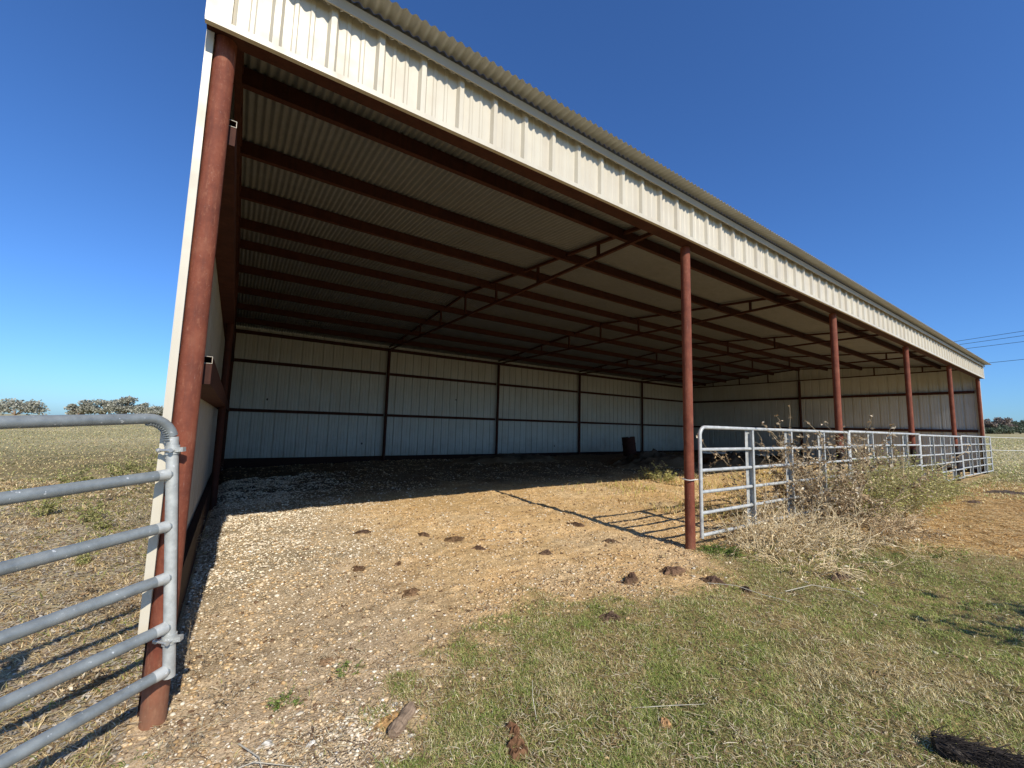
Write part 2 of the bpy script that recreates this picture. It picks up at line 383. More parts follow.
# straw and litter lying flat, on turf, bare ground and hay patch
def litter(name, P, ln, w, col, label, cat, tilt=.06):
    n = len(P); a = rng.random(n)*2*math.pi; ez = (rng.random(n)-.5)*tilt
    d = np.stack([np.cos(a), np.sin(a), ez], -1)*(ln/2)[:,None]; p = np.stack([-np.sin(a), np.cos(a), (rng.random(n)-.5)*.5], -1)*(w/2)[:,None]
    c = np.stack([P[:,0], P[:,1], ground_z(P[:,0], P[:,1])+.006+.010*rng.random(n)], -1)
    bow = np.zeros((n,3)); bow[:,2] = ln*.10*rng.random(n); bow[:,:2] = p[:,:2]*(rng.random((n,1))-.5)*7
    V = np.stack([c-d-p*.6, c-d+p*.6, c+bow+p, c+bow-p, c+d+p*.5, c+d-p*.5], 1).reshape(-1, 3)
    i = np.arange(n)*6
    q = np.concatenate([np.stack([i, i+1, i+2, i+3], -1), np.stack([i+3, i+2, i+4, i+5], -1)])
    o = fast(name, V, [q], np.repeat(col, 6, axis=0), M_GRASS); tag(o, label, cat, kind='stuff'); return o
P, r = polar(190000, 1.0, 24, -40, 118)
z = zones(P[:,0], P[:,1])
inb = (P[:,0]>0)&(P[:,1]>.1)
pr = np.where(inb, .30*(1-.4*z['gravel']), .85*(.35+.65*smoothstep(.62,.40,z['n2'])) if False else .25+.6*(1-smoothstep(.38,.58,z['n2'])))*np.where((P[:,0]<0)&(P[:,0]>-.15), 0, 1)
keep = rng.random(len(P)) < pr
P, r = P[keep], r[keep]
lc = np.array([(.64,.53,.32),(.54,.40,.21),(.40,.26,.13),(.74,.65,.45),(.20,.125,.07)])[rng.integers(0,5,len(P))]*(.75+.5*rng.random((len(P),1)))
litter('straw_litter', P, (.012+.06*rng.random(len(P))**2.8)*(1+.02*r), .0018+.0008*r, lc, 'dry straw and stem litter scattered over the ground', 'straw')
P = np.stack([6.5+13*rng.random(60000), -2.9+2.5*rng.random(60000)], -1); z = zones(P[:,0], P[:,1]); P = P[rng.random(len(P)) < z['hay']*.9]
lc = np.array([(.74,.53,.25),(.64,.43,.18),(.42,.26,.10),(.78,.62,.34)])[rng.integers(0,4,len(P))]*(.75+.5*rng.random((len(P),1)))
litter('trampled_hay', P, .05+.10*rng.random(len(P)), .006+.006*rng.random(len(P)), lc, 'orange trampled hay spread on the ground at right', 'hay', .3)

# stones
ICO = []
t = (1+5**.5)/2
for a, b in ((-1,t),(1,t),(-1,-t),(1,-t)): ICO.append((a,b,0))
for a, b in ((-1,t),(1,t),(-1,-t),(1,-t)): ICO.append((0,a,b))
for a, b in ((t,-1),(t,1),(-t,-1),(-t,1)): ICO.append((a,0,b))
ICO = np.array(ICO)/np.linalg.norm((1,t,0))
ICF = np.array([(0,11,5),(0,5,1),(0,1,7),(0,7,10),(0,10,11),(1,5,9),(5,11,4),(11,10,2),(10,7,6),(7,1,8),(3,9,4),(3,4,2),(3,2,6),(3,6,8),(3,8,9),(4,9,5),(2,4,11),(6,2,10),(8,6,7),(9,8,1)])
def stones(name, P, s, col, label, cat, flat=.55):
    n = len(P); sc = np.stack([s*(.7+.7*rng.random(n)), s*(.6+.6*rng.random(n)), s*flat*(.6+.6*rng.random(n))], -1)
    a = rng.random(n)*6.283; ca, sa = np.cos(a)[:,None], np.sin(a)[:,None]
    v = ICO[None]*(1+.55*(rng.random((n,12,1))-.5))*sc[:,None]
    vx = v[:,:,0]*ca-v[:,:,1]*sa; vy = v[:,:,0]*sa+v[:,:,1]*ca
    z = ground_z(P[:,0], P[:,1])+s*.15
    V = np.stack([vx+P[:,0:1], vy+P[:,1:2], v[:,:,2]+z[:,None]], -1).reshape(-1, 3)
    F = (ICF[None]+(np.arange(n)*12)[:,None,None]).reshape(-1, 3)
    o = fast(name, V, [F], np.repeat(col, 12, axis=0), M_STONE); tag(o, label, cat, kind='stuff'); return o
P = np.concatenate([np.stack([.02+3.6*rng.random(150000)**1.2, -1.3+10*rng.random(150000)**1.4], -1), np.stack([-.5+2*rng.random(12000), -1.2+1.6*rng.random(12000)], -1)])
z = zones(P[:,0], P[:,1]); pk = smoothstep(.42,.6,fbm(P[:,0],P[:,1],3.2,3,41))
P = P[rng.random(len(P)) < (z['gravel']*.85*(.35+.65*pk)+z['bare']*.03)*np.where(P[:,0]<.02,.6,1)]
s = .003+.0085*rng.random(len(P))**2.4; s *= 1+.7*(rng.random(len(P))<.02); s *= 1+.13*np.maximum(P[:,1],0)
c = np.array([(.74,.65,.50),(.66,.56,.41),(.57,.46,.32),(.80,.73,.60),(.38,.29,.20)])[rng.choice(5, len(P), p=[.32,.28,.2,.1,.1])]*(.85+.3*rng.random((len(P),1)))*(1+.16*(1-smoothstep(.9,2.2,P[:,0]))*smoothstep(.4,1.6,P[:,1]))[:,None]
stones('limestone_gravel', P, s, c, 'pale limestone gravel along the left wall and doorway of the shed', 'gravel')
P, r = polar(190000, 1.5, 16, -12, 82); z = zones(P[:,0], P[:,1])
P2 = rng.random(len(P)) < (z['bare']*.75*(1-z['gravel']*.5)*(1-.75*(1-smoothstep(1.2,2.0,P[:,0]))*(1-smoothstep(.2,1.2,P[:,1])))*(.3+.9*smoothstep(.38,.6,fbm(P[:,0],P[:,1],2.6,3,43)))+.012); P, r = P[P2], r[P2]
s = (.0028+.011*rng.random(len(P))**4)*(1+.07*r)
c = np.array([(.60,.43,.235),(.50,.33,.16),(.66,.51,.32),(.17,.10,.055),(.70,.62,.48)])[rng.choice(5, len(P), p=[.34,.26,.20,.15,.05])]*(.75+.45*rng.random((len(P),1)))
stones('dirt_crumbs', P, s, c, 'tan dirt crumbs and small pebbles on the bare earth inside the shed', 'dirt')

# left side: dry weed litter beside the left wall, rough field grass beyond
P = np.stack([-.12-5.5*rng.random(190000)**1.6, -2.6+14*rng.random(190000)**1.3], -1); P = P[rng.random(len(P)) < .15+.85*smoothstep(.35,.6,fbm(P[:,0],P[:,1],3.5,3,53))]
dd = np.hypot(P[:,0]-.2, P[:,1]+2.8); g = np.clip(.20+1.6*(fbm(P[:,0],P[:,1],1.1,3,51)-.45), .04, .6)
cc = grass_colors(P, g)*np.array((.95,.88,.85))
cc *= np.array((1.0,.98,1.02))
blades('dry_side_weeds', P, (.012+.05*rng.random(len(P))**2.5)*(1+.05*dd), .0022+.0012*dd, 2.0, cc, 'brown dead weeds and leaves on the ground left of the shed', 'weeds', up=.8)
P = np.stack([-.10-2.6*rng.random(26000)**1.5, -1.2+9*rng.random(26000)**1.3], -1)
dl = np.hypot(P[:,0]-.2, P[:,1]+2.8)
lc = np.array([(.52,.44,.33),(.40,.31,.21),(.60,.53,.42),(.24,.17,.11)])[rng.integers(0,4,len(P))]*(.75+.5*rng.random((len(P),1)))
litter('leaf_litter', P, .012+.022*rng.random(len(P))**2+.002*dl, .007+.006*rng.random(len(P))+.001*dl, lc, 'pale dead leaves and chaff on the ground left of the wall', 'leaves', .9)
P, r = polar(70000, 9, 110, -62, 2); P = P[(P[:,0] < -.2)]; r = np.hypot(P[:,0]-.2, P[:,1]+2.8)
cc = PAL[rng.choice([2,5,5,5,3], len(P))]*(.78+.3*rng.random((len(P),1)))
blades('field_grass', P, (.025+.04*rng.random(len(P)))*(1+.006*r), .004+.0012*r, 1.6, cc, 'mown olive and tan grass of the open field at left', 'grass')
P, r = polar(50000, 14, 140, 78, 104); r = np.hypot(P[:,0]-.2, P[:,1]+2.8); P = P[~((P[:,0]<23.3)&(P[:,1]>-.3))]; r = np.hypot(P[:,0]-.2, P[:,1]+2.8)
cc = PAL[rng.choice([1,2,3,5,4,3,4], len(P))]*(.75+.4*rng.random((len(P),1)))
blades('far_field_grass', P, (.03+.05*rng.random(len(P)))*(1+.008*r), .004+.0012*r, 1.5, cc, 'pale tan and green field grass beyond the right end of the shed', 'grass')
# taller rough grass inside the sunny strip behind the gates
P = np.stack([6+11*rng.random(14000), .15+4.1*rng.random(14000)], -1)
P = P[rng.random(len(P)) < .2+.8*smoothstep(.48,.62,fbm(P[:,0],P[:,1],1.0,3,61))]
cc = PAL[rng.choice([1,2,3,4,5,5], len(P))]*(.75+.5*rng.random((len(P),1)))*np.array((1.05,.95,.8))
blades('rough_shed_grass', P, .05+.16*rng.random(len(P))**2, .008+.006*rng.random(len(P)), 1.3, cc, 'rough tan and olive grass in the sunlit strip behind the gates', 'grass')

# ------------------------------------------------------------------ SHED
shed = thing('livestock_shed', 'long open front steel livestock shed with rust red posts and cream ribbed fascia', 'shed', (0,0,0))
def profile(L0, L1, pitch=.305, rib=.03, minor=.006, off=0.0):
    """R-panel profile: list of (along, out)"""
    pts = []; k = math.floor((L0-off)/pitch)-1
    while off+k*pitch < L1+pitch:
        c = off+k*pitch
        for a, o in ((-.034,0),(-.017,rib),(.017,rib),(.034,0),(.078,0),(.086,minor),(.104,minor),(.112,0),(.168,0),(.176,minor),(.194,minor),(.202,0)):
            pts.append((c+a, o))
        k += 1
    pts = [p for p in pts if L0 < p[0] < L1]
    return [(L0, 0)]+pts+[(L1, 0)]
def sheet(pts, lo, hi, fn):
    """pts: profile; lo/hi heights (number or function); fn(along, out, z) -> xyz"""
    vs = []; fs = []
    for a, o in pts:
        vs.append(fn(a, o, lo(a) if callable(lo) else lo)); vs.append(fn(a, o, hi(a) if callable(hi) else hi))
    for i in range(len(pts)-1): fs.append((2*i, 2*i+2, 2*i+3, 2*i+1))
    return vs, fs
# walls: sheet bottoms at .2, ribs outwards
def wall(name, pts, lo, hi, fn, mat):
    m = MB(); m.add(*sheet(pts, lo, hi, fn)); return m.build(name, mat, shed)
wall('back_wall', profile(-.07, W+.09), .2, 4.060, lambda a, o, z: (a, D+.07+o, z), M_INNER)
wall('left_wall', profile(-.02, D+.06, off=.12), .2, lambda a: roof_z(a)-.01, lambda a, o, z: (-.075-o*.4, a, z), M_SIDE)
wall('right_wall', profile(-.02, D+.06, off=.12), .2, lambda a: roof_z(a)-.01, lambda a, o, z: (W+.10+o, a, z), M_INNER)
def sag(a): return .045*max(0, 1-a/4.2)**1.3
# fascia with ribs towards the viewer, cream
wall('fascia', profile(.024, W+.02, off=.24), lambda a: 3.545-sag(a), lambda a: 4.03, lambda a, o, z: (a, -.125-o, z), M_CREAM)
m = MB(); vs = []; fs = []
for a in (-.09, .4, .9, 1.5, 2.2, 3.0, 4.2, 8, 14, W+.14):
    z0 = 3.530-sag(a); vs += [(a,-.166,z0+.038),(a,-.166,z0),(a,-.1345,z0),(a,-.1345,z0+.012),(a,-.159,z0+.012),(a,-.159,z0+.038)]
for i in range(9):
    for k in range(6): fs.append((i*6+k, (i+1)*6+k, (i+1)*6+(k+1)%6, i*6+(k+1)%6))
m.add(vs, fs+[(0,1,2,3,4,5), tuple(54+k for k in (5,4,3,2,1,0))]); m.build('fascia_drip_trim', M_CREAM, shed)
m = MB(); m.box(-.095, W+.14, -.197, -.187, 3.95, 4.022); m.box(-.095, W+.14, -.1868, -.158, 4.008, 4.02); m.build('eave_trim', M_TRIM, shed)
for x in (-.092, W+.022):
    m = MB(); m.box(x, x+.118, -.1585, -.1265, 3.546-(sag(0) if x < 0 else 0), 4.02); m.build('fascia_end_cap', M_CREAM, shed)
# corner trims facing the front
for x0, x1 in ((-.090, -.0535), (W+.068, W+.137)):
    m = MB(); m.box(x0, x1, -.045, -.033, .23, 3.525); xs = x0 if x0 < 0 else x1-.008; m.box(xs, xs+.008, -.0328, .10, .23, 3.525)
    m.build('corner_trim', M_CREAM, shed)
# bottom boards (rust steel channel) round three walls
def chan(m, x0, x1, y0, y1, z0, z1): m.box(x0, x1, y0, y1, z0, z1)
m = MB(); m.box(-.068, -.005, .056, D+.05, -.16, .255); m.build('sill_channel', M_SILL, shed)
m = MB(); m.box(W+.02, W+.095, .066, D+.05, -.16, .22); m.build('sill_channel', M_SILL, shed)
m = MB(); m.box(.0, W, D-.02, D+.055, -.16, .205); m.build('sill_channel', M_SILL, shed)
# girts (C channels, open ends)
def cgirt(a, b, axis_, c0, c1, z0, z1, t=.005):
    m = MB()
    if axis_ == 'y':     # runs along y between a,b ; c0 wall side x, c1 inner x
        m.box(min(c0,c1), max(c0,c1), a, b, z1-t, z1); m.box(min(c0,c1), max(c0,c1), a, b, z0, z0+t)
        xi = (c1-t, c1) if c1 > c0 else (c1, c1+t); m.box(*xi, a, b, z0+t+.0005, z1-t-.0005)
    else:
        m.box(a, b, min(c0,c1), max(c0,c1), z1-t, z1); m.box(a, b, min(c0,c1), max(c0,c1), z0, z0+t)
        m.box(a, b, c1, c1+t, z0+t+.0005, z1-t-.0005)
    return m
for zc in (1.60, 3.05):
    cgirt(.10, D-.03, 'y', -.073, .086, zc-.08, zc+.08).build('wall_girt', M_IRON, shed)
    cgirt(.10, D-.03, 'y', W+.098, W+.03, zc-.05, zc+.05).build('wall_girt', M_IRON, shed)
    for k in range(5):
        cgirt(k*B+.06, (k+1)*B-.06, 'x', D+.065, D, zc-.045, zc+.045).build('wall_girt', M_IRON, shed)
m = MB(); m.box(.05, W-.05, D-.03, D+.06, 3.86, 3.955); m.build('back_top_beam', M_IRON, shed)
# bright cut end of the two left girts
for zc in (1.60, 3.05):
    m = MB(); x0, x1, z0, z1, t = .046, .0865, zc+.038, zc+.0795, .0028
    m.box(x0, x1, .094, .0995, z1-t, z1); m.box(x1-t, x1, .094, .0995, z0, z1-t-.0004); m.box(x0, x1-t-.0004, .094, .0995, z0, z0+t)
    m.build('girt_end', M_TRIM, shed)
    m = MB(); m.box(-.07, .0855, .096, .0995, zc-.0795, zc+.037); m.build('girt_cap', M_IRON, shed)
# posts
for k in range(6):
    x = k*B; z0 = gz(x, 0)-.25
    m = MB(); m.tube([(x,0,z0),(x,0,ZB-.001)], .054, 28); m.build('front_post', M_RUST if k < 2 else M_RUSTD, shed)
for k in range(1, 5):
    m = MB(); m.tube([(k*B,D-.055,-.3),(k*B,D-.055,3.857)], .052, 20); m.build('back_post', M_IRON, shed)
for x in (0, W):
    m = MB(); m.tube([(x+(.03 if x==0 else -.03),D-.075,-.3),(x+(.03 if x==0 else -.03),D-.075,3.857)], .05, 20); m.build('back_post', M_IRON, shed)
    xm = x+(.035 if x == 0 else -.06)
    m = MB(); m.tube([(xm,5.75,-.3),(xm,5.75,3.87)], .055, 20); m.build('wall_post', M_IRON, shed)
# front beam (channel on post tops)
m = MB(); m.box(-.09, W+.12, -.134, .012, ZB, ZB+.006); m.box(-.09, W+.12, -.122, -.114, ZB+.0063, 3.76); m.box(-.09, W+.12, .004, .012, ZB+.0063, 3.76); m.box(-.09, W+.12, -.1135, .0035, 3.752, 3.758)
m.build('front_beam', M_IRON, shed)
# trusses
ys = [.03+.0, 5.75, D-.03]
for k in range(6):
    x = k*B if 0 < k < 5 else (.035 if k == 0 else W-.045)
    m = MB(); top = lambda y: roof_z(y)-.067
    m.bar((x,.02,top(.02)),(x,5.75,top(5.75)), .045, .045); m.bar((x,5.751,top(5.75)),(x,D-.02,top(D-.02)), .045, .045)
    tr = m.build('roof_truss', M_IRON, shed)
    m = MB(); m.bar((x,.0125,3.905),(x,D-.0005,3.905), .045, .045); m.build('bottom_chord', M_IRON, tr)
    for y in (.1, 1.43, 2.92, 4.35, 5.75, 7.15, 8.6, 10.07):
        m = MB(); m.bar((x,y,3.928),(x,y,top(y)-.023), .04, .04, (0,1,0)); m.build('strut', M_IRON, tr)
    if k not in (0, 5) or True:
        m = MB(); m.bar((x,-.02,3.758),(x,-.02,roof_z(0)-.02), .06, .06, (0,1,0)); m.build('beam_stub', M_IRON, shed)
# purlins
for y in (.93, 2.13, 3.35, 4.6, 5.75, 6.9, 8.15, 9.37, 10.57):
    zt = roof_z(y)-.014; zb = zt-.145
    m = MB(); t = .005
    for xa, xb in ((-.06, W+.08),):
        m.box(xa, xb, y, y+t, zb+t, zt-t); m.box(xa, xb, y, y+.06, zb, zb+t-.0003); m.box(xa, xb, y, y+.06, zt-t+.0003, zt)
    m.build('purlin', M_IRON, shed)
# corrugated roof: two slopes
pitch = .0675
na = int((W+.50)/pitch*8)
xs = np.linspace(-.16, W+.26, na)
co = .0115*np.cos(2*math.pi*xs/pitch)
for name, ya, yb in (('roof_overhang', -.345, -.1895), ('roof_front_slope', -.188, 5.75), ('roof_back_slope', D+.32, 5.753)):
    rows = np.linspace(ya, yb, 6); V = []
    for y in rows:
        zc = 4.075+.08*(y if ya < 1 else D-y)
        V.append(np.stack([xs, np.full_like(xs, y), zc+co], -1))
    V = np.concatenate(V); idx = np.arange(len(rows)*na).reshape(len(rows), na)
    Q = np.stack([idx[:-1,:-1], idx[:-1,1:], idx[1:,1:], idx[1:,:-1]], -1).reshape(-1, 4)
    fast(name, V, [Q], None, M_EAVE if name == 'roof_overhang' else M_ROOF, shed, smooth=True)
m = MB()
for s in (-1, 1):
    y0, y1 = 5.75, 5.75+s*.17
    m.add([(-.25,y0,4.56),(W+.27,y0,4.56),(W+.27,y1,4.548),(-.25,y1,4.548)], [(0,1,2,3)])
m.build('ridge_cap', M_ROOF, shed)
for x in (-.105, W+.143):
    m = MB(); m.bar((x+.006,-.1,4.0),(x+.006,5.75,4.46), .01, .12); m.bar((x+.006,5.7505,4.46),(x+.006,D+.1,4.0), .01, .12); m.build('rake_trim', M_CREAM, shed)
# rust spots on the back wall
for px, pz in ((1.0,1.95),(2.6,1.62),(3.85,.62),(4.6,.95),(12.3,.5),(7.3,2.3)):
    m = MB(); r0 = .028
    m.add([(px+r0*(.8+.4*random.random())*math.cos(a), D+.066, pz+1.3*r0*(.8+.4*random.random())*math.sin(a)) for a in [i*math.pi/5 for i in range(10)]], [tuple(range(10))])
    m.build('rust_hole', M_LOG, shed)

# ------------------------------------------------------------------ GATES
def arc(c, u, w, r, a0, a1, n=7):
    return [Vector(c)+Vector(u)*r*math.cos(a0+(a1-a0)*i/n)+Vector(w)*r*math.sin(a0+(a1-a0)*i/n) for i in range(n+1)]
# swung open gate at the left corner post
ang = math.atan2(-.332, -.454)
LEN = 3.05; Zt = 1.315
gate = thing('tube_gate', 'grey galvanized six rail gate swung open on the left corner post', 'gate', (0,0,0), ang)
gate.rotation_euler = (R(2.87), R(3.2), R(-141.38))
gate.location = Vector((-.043,-.097,1.324))-gate.rotation_euler.to_matrix() @ Vector((0,0,Zt))
rp = .0255
# frame: local x along the gate
fr = MB()
rc = .115
path = [(0,0,.055+.0),(0,0,Zt-rc)]+[p for p in arc((rc,0,Zt-rc),(-1,0,0),(0,0,1),rc,0,math.pi/2)][1:]+[(LEN-rc,0,Zt)]+[p for p in arc((LEN-rc,0,Zt-rc),(0,0,1),(1,0,0),rc,0,math.pi/2)][1:]+[(LEN,0,.055)]
fr.tube(path[2:], rp*.98, 20); fr.build('gate_frame', M_GALV, gate)
fr = MB(); fr.tube([(0,0,.055),(0,0,Zt-rc+.02)], rp*1.0, 20); fr.build('gate_stile', M_GALV2, gate)
# crimps on the inside of the bend
cr = MB()
for i in range(11):
    a = (i+.5)/11*math.pi/2; p = Vector((rc-math.cos(a)*(rc-.0265), 0, Zt-rc+math.sin(a)*(rc-.0265)))
    tdir = Vector((math.sin(a),0,math.cos(a)))
    nrm = Vector((math.cos(a),0,-math.sin(a)))
    q = [p+Vector((0,math.cos(b)*.019,0))+nrm*(math.sin(b)*.006-.001) for b in [j*math.pi/8 for j in range(9)]]
    cr.tube(q, .0035, 6)
cr.build('bend_crimp', M_GALV, gate)
for zz in (1.034, .780, .531, .295, .090):
    m = MB(); m.tube([(.01,0,zz),(LEN-.01,0,zz)], rp, 18, False); m.build('rail', M_GALV, gate)
    m = MB(); m.tube([(.02,0,zz),(.07,0,zz)], [rp*1.12,rp*1.01], 16, False); m.build('weld_collar', M_GALV2, gate)
for xx in (1.0, 2.03):
    m = MB(); m.box(xx-.03, xx+.03, -.033, -.0275, .075, Zt-.01); m.box(xx-.03, xx-.025, -.0273, .03, .075, Zt-.03); m.build('stay', M_GALV, gate)
for zz in (1.155, .235):
    m = MB(); m.tube([(0,0,zz-.022),(0,0,zz+.022)], .031, 20)
    m.bar((.0,.02,zz),(-.02,.055,zz), .03, .022); m.tube([(-.005,-.029,zz),(.04,-.029,zz)], .007, 8); m.tube([(-.005,.029,zz),(.04,.029,zz)], .007, 8)
    hg = m.build('hinge_clamp', M_GALV2, gate)
    m = MB(); m.tube([(.036,-.042,zz),(.036,.042,zz)], .006, 10); m.tube([(.036,-.046,zz),(.036,-.037,zz)], .012, 6); m.tube([(.036,.034,zz),(.036,.043,zz)], .011, 6); m.build('bolt', M_STEEL, hg)

# four bay gates along the front
def panel(x0, L_, label, first=None, square=True):
    root = thing('bay_gate', label, 'gate', (x0,-.105,0), 0, 'galvanized bay gates along the shed front')
    if first:
        for ch in first.children:
            c = ch.copy(); COL.objects.link(c); c.parent = root
        return root
    zt, zb, rc, r_ = 1.375, .175, .10, .021
    m = MB()
    if square: m.tube([(.0,0,zb-.03),(.0,0,zt-.02),(.015,0,zt),(L_-.015,0,zt),(L_,0,zt-.02),(L_,0,zb-.03)], r_, 14)
    else: m.tube([(.0,0,zb-.03),(.0,0,zt-rc)]+arc((rc,0,zt-rc),(-1,0,0),(0,0,1),rc,0,math.pi/2)[1:]+[(L_-.06,0,zt)]+[(L_-.03,0,zt-.012),(L_-.015,0,zt-.05),(L_-.015,0,zb-.03)], r_, 14)
    m.build('gate_frame', M_PANEL, root)
    for zz in (1.12, .885, .645, .415, zb):
        m = MB(); m.tube([(.01,0,zz),(L_-.02,0,zz)], r_*.95, 12, False); m.build('rail', M_PANEL, root)
    for f in (.245, .49, .745):
        xx = f*L_; m = MB()
        m.box(xx+.048, xx+.053, -.034, .030, zb, zt-.012); m.box(xx-.055, xx+.0475, .0255, .030, zb, zt-.012); m.box(xx+.012, xx+.0475, -.034, -.0295, zb, zt-.02)
        m.build('stay', M_PANEL, root)
    return root
g0 = panel(4.625, 4.57, 'galvanized bay gate behind the tall dead weeds, nearest the centre post', square=False)
xs0 = [9.25, 13.84, 18.43]; g1 = None
labs = ['second bay gate from the centre post, half sunk in olive brush', 'third bay gate from the centre post, below the third red post', 'far bay gate in front of the right end corner post']
for i, x in enumerate(xs0):
    g = panel(x, 4.53, labs[i], g1); g1 = g1 or g
    g.location.z = (.02, .0, .02)[i]; g.scale = (1,1,1)
g.rotation_euler.z = R(-.6)
# wire tie of first gate round post
m = MB(); m.tube([(4.57+.078*math.cos(a), .078*math.sin(a)-.0, .78+.004*math.sin(3*a)) for a in np.linspace(-1.2, 5.0, 24)]+[(4.66,-.115,.80)], .006, 6)
tag(m.build('tie_wire', M_FENCEW), 'loop of pale wire tying the first bay gate to the centre post', 'wire')

# ------------------------------------------------------------------ plants
def ribbon_plant(name, specs, mat, parent=None):
    """specs: list of (points, r0, r1, color) thin 3-sided stems and leaf list"""
    pass
class Plant:
    def __init__(s): s.V = []; s.T = []; s.C = []; s.n = 0
    def tri_strip(s, pts, w0, w1, col, side):
        n = len(pts); pts = np.array(pts); w = np.linspace(w0, w1, n)[:,None]
        d = np.gradient(pts, axis=0); d /= np.linalg.norm(d, axis=1)[:,None]+1e-9
        u = np.cross(d, side); u /= np.linalg.norm(u, axis=1)[:,None]+1e-9; v = np.cross(d, u)
        ring = [pts+u*w, pts-u*w*.5+v*w*.87, pts-u*w*.5-v*w*.87]
        vs = np.stack(ring, 1).reshape(-1, 3)
        for i in range(n-1):
            for k in range(3):
                a = s.n+i*3+k; b = s.n+i*3+(k+1)%3
                s.T.append((a, b, b+3)); s.T.append((a, b+3, a+3))
        s.V.append(vs); s.C.append(np.repeat(np.array([col]), len(vs), 0)); s.n += len(vs)
    def leaves(s, P, size, cols, droop=.3, aspect=.4):
        k = len(P); d = rng.normal(size=(k,3)); d[:,2] = d[:,2]*.6-droop; d /= np.linalg.norm(d, axis=1)[:,None]
        u = np.cross(d, rng.normal(size=(k,3))); u /= np.linalg.norm(u, axis=1)[:,None]+1e-9; nn = np.cross(d, u)
        sz = (size*(.5+rng.random(k)))[:,None]
        vs = np.stack([P, P+d*sz*.5+u*sz*aspect*.5+nn*sz*.1, P+d*sz, P+d*sz*.5-u*sz*aspect*.5+nn*sz*.1], 1).reshape(-1, 3)
        i = s.n+np.arange(k)*4
        s.T += [tuple(t) for t in np.concatenate([np.stack([i,i+1,i+2],-1), np.stack([i,i+2,i+3],-1)]).tolist()]
        s.V.append(vs); s.C.append(np.repeat(cols, 4, 0)); s.n += len(vs)
    def build(s, name, mat, parent=None):
        return fast(name, np.concatenate(s.V), [np.array(s.T)], np.concatenate(s.C), mat, parent)
def curve(p, d, ln, n, wob, grav):
    pts = [np.array(p, float)]; d = np.array(d, float); d /= np.linalg.norm(d)
    for i in range(n):
        d = d+rng.normal(size=3)*wob; d[2] -= grav; d /= np.linalg.norm(d); pts.append(pts[-1]+d*ln/n)
    return pts
def weed(name, label, x, y, h, spread, nst, br, stemc, leafc, leafn, leafs, lean=0.0, grav=.05, group=None, cat='weed', w=.004, wob=.12, aspect=.4, droop=.3):
    root = thing(name, label, cat, (x,y,gz(x,y)-.02), 0, group)
    ps, pl = Plant(), Plant(); lp = []
    for i in range(nst):
        a = rng.random()*6.283; q = spread*.35*rng.random()**.5
        b = (q*math.cos(a), q*math.sin(a), 0); t = spread/h*(.2+.8*rng.random())
        L_ = h*(.55+.5*rng.random())*math.hypot(1, .5*t)
        st = curve(b, (math.cos(a)*t+lean, math.sin(a)*t, 1), L_, 8, wob, grav); sc = np.array(stemc)*(.7+.5*rng.random())
        ps.tri_strip(st, w, w*.35, sc, np.array((.3,.9,.1)))
        for j in range(br):
            k = rng.integers(2, 8); dd = np.array(st[k])-np.array(st[k-1]); dd = dd/np.linalg.norm(dd)+rng.normal(size=3)*.6
            bb = curve(st[k], dd, L_*(.15+.3*rng.random()), 4, wob*1.4, grav)
            ps.tri_strip(bb, w*.5, w*.2, sc, np.array((.3,.9,.1))); lp += bb[1:]
        lp += st[3:]
    lp = np.array(lp)
    if leafn:
        i = rng.integers(0, len(lp), leafn); P = lp[i]+rng.normal(size=(leafn,3))*leafs*.25; P[:,2] = np.maximum(P[:,2], .01)
        lc = np.array(leafc)[rng.integers(0, len(leafc), leafn)]*(.65+.6*rng.random((leafn,1)))
        pl.leaves(P, leafs, lc, droop, aspect); pl.build('leaves', M_WEED, root)
    ps.build('stems', M_WEED, root); return root
DEAD = [(.50,.36,.20),(.38,.26,.14),(.62,.48,.29),(.26,.165,.09)]
BLEACH = [(.60,.50,.34),(.48,.37,.235),(.70,.61,.45),(.36,.26,.155)]
OLIVE = [(.16,.15,.05),(.22,.19,.07),(.12,.13,.04),(.28,.23,.10),(.30,.22,.11)]
GREEN = [(.13,.20,.035),(.18,.26,.05),(.24,.29,.08)]
YEL = [(.30,.30,.10),(.24,.25,.085),(.42,.37,.16)]
OLV0 = [(.40,.40,.13),(.52,.47,.2)]
BL2 = [(.80,.66,.42),(.66,.50,.29),(.86,.76,.54),(.5,.36,.2)]
weed('dead_thistle', 'tallest dead brown thistle sticking up above the first bay gate', 7.05, -.36, 1.62, .80, 17, 11, (.55,.43,.27), DEAD+BLEACH, 3000, .042, grav=.03, w=.009, aspect=.6, wob=.16)
weed('dead_thistle', 'shorter dead thistle beside the second front post from centre', 7.75, -.46, 1.36, .75, 15, 10, (.55,.43,.27), DEAD+BLEACH, 2400, .042, grav=.03, w=.009, aspect=.55, wob=.16)
weed('dead_thistle', 'wispy brown dead weed standing at the start of the second bay gate', 8.7, -.30, 1.15, .6, 10, 8, (.50,.38,.23), DEAD+OLV0, 700, .04, grav=.03, w=.007, wob=.14)
weed('dead_thistle', 'wispy brown green weed rising through the rails of the second bay gate', 9.9, -.28, 1.12, .6, 10, 8, (.46,.38,.22), DEAD+OLV0, 800, .04, grav=.03, w=.007, wob=.14)
weed('dead_thistle', 'wispy dead weed leaning on the third bay gate', 11.3, -.28, 1.0, .6, 10, 8, (.46,.38,.22), DEAD+OLV0, 800, .04, grav=.03, w=.007, wob=.14)
weed('dead_thistle', 'low wispy dead weed at the middle of the first bay gate', 5.9, -.30, .95, .5, 9, 7, (.58,.46,.29), DEAD+BLEACH, 420, .04, grav=.04, w=.006, wob=.14)
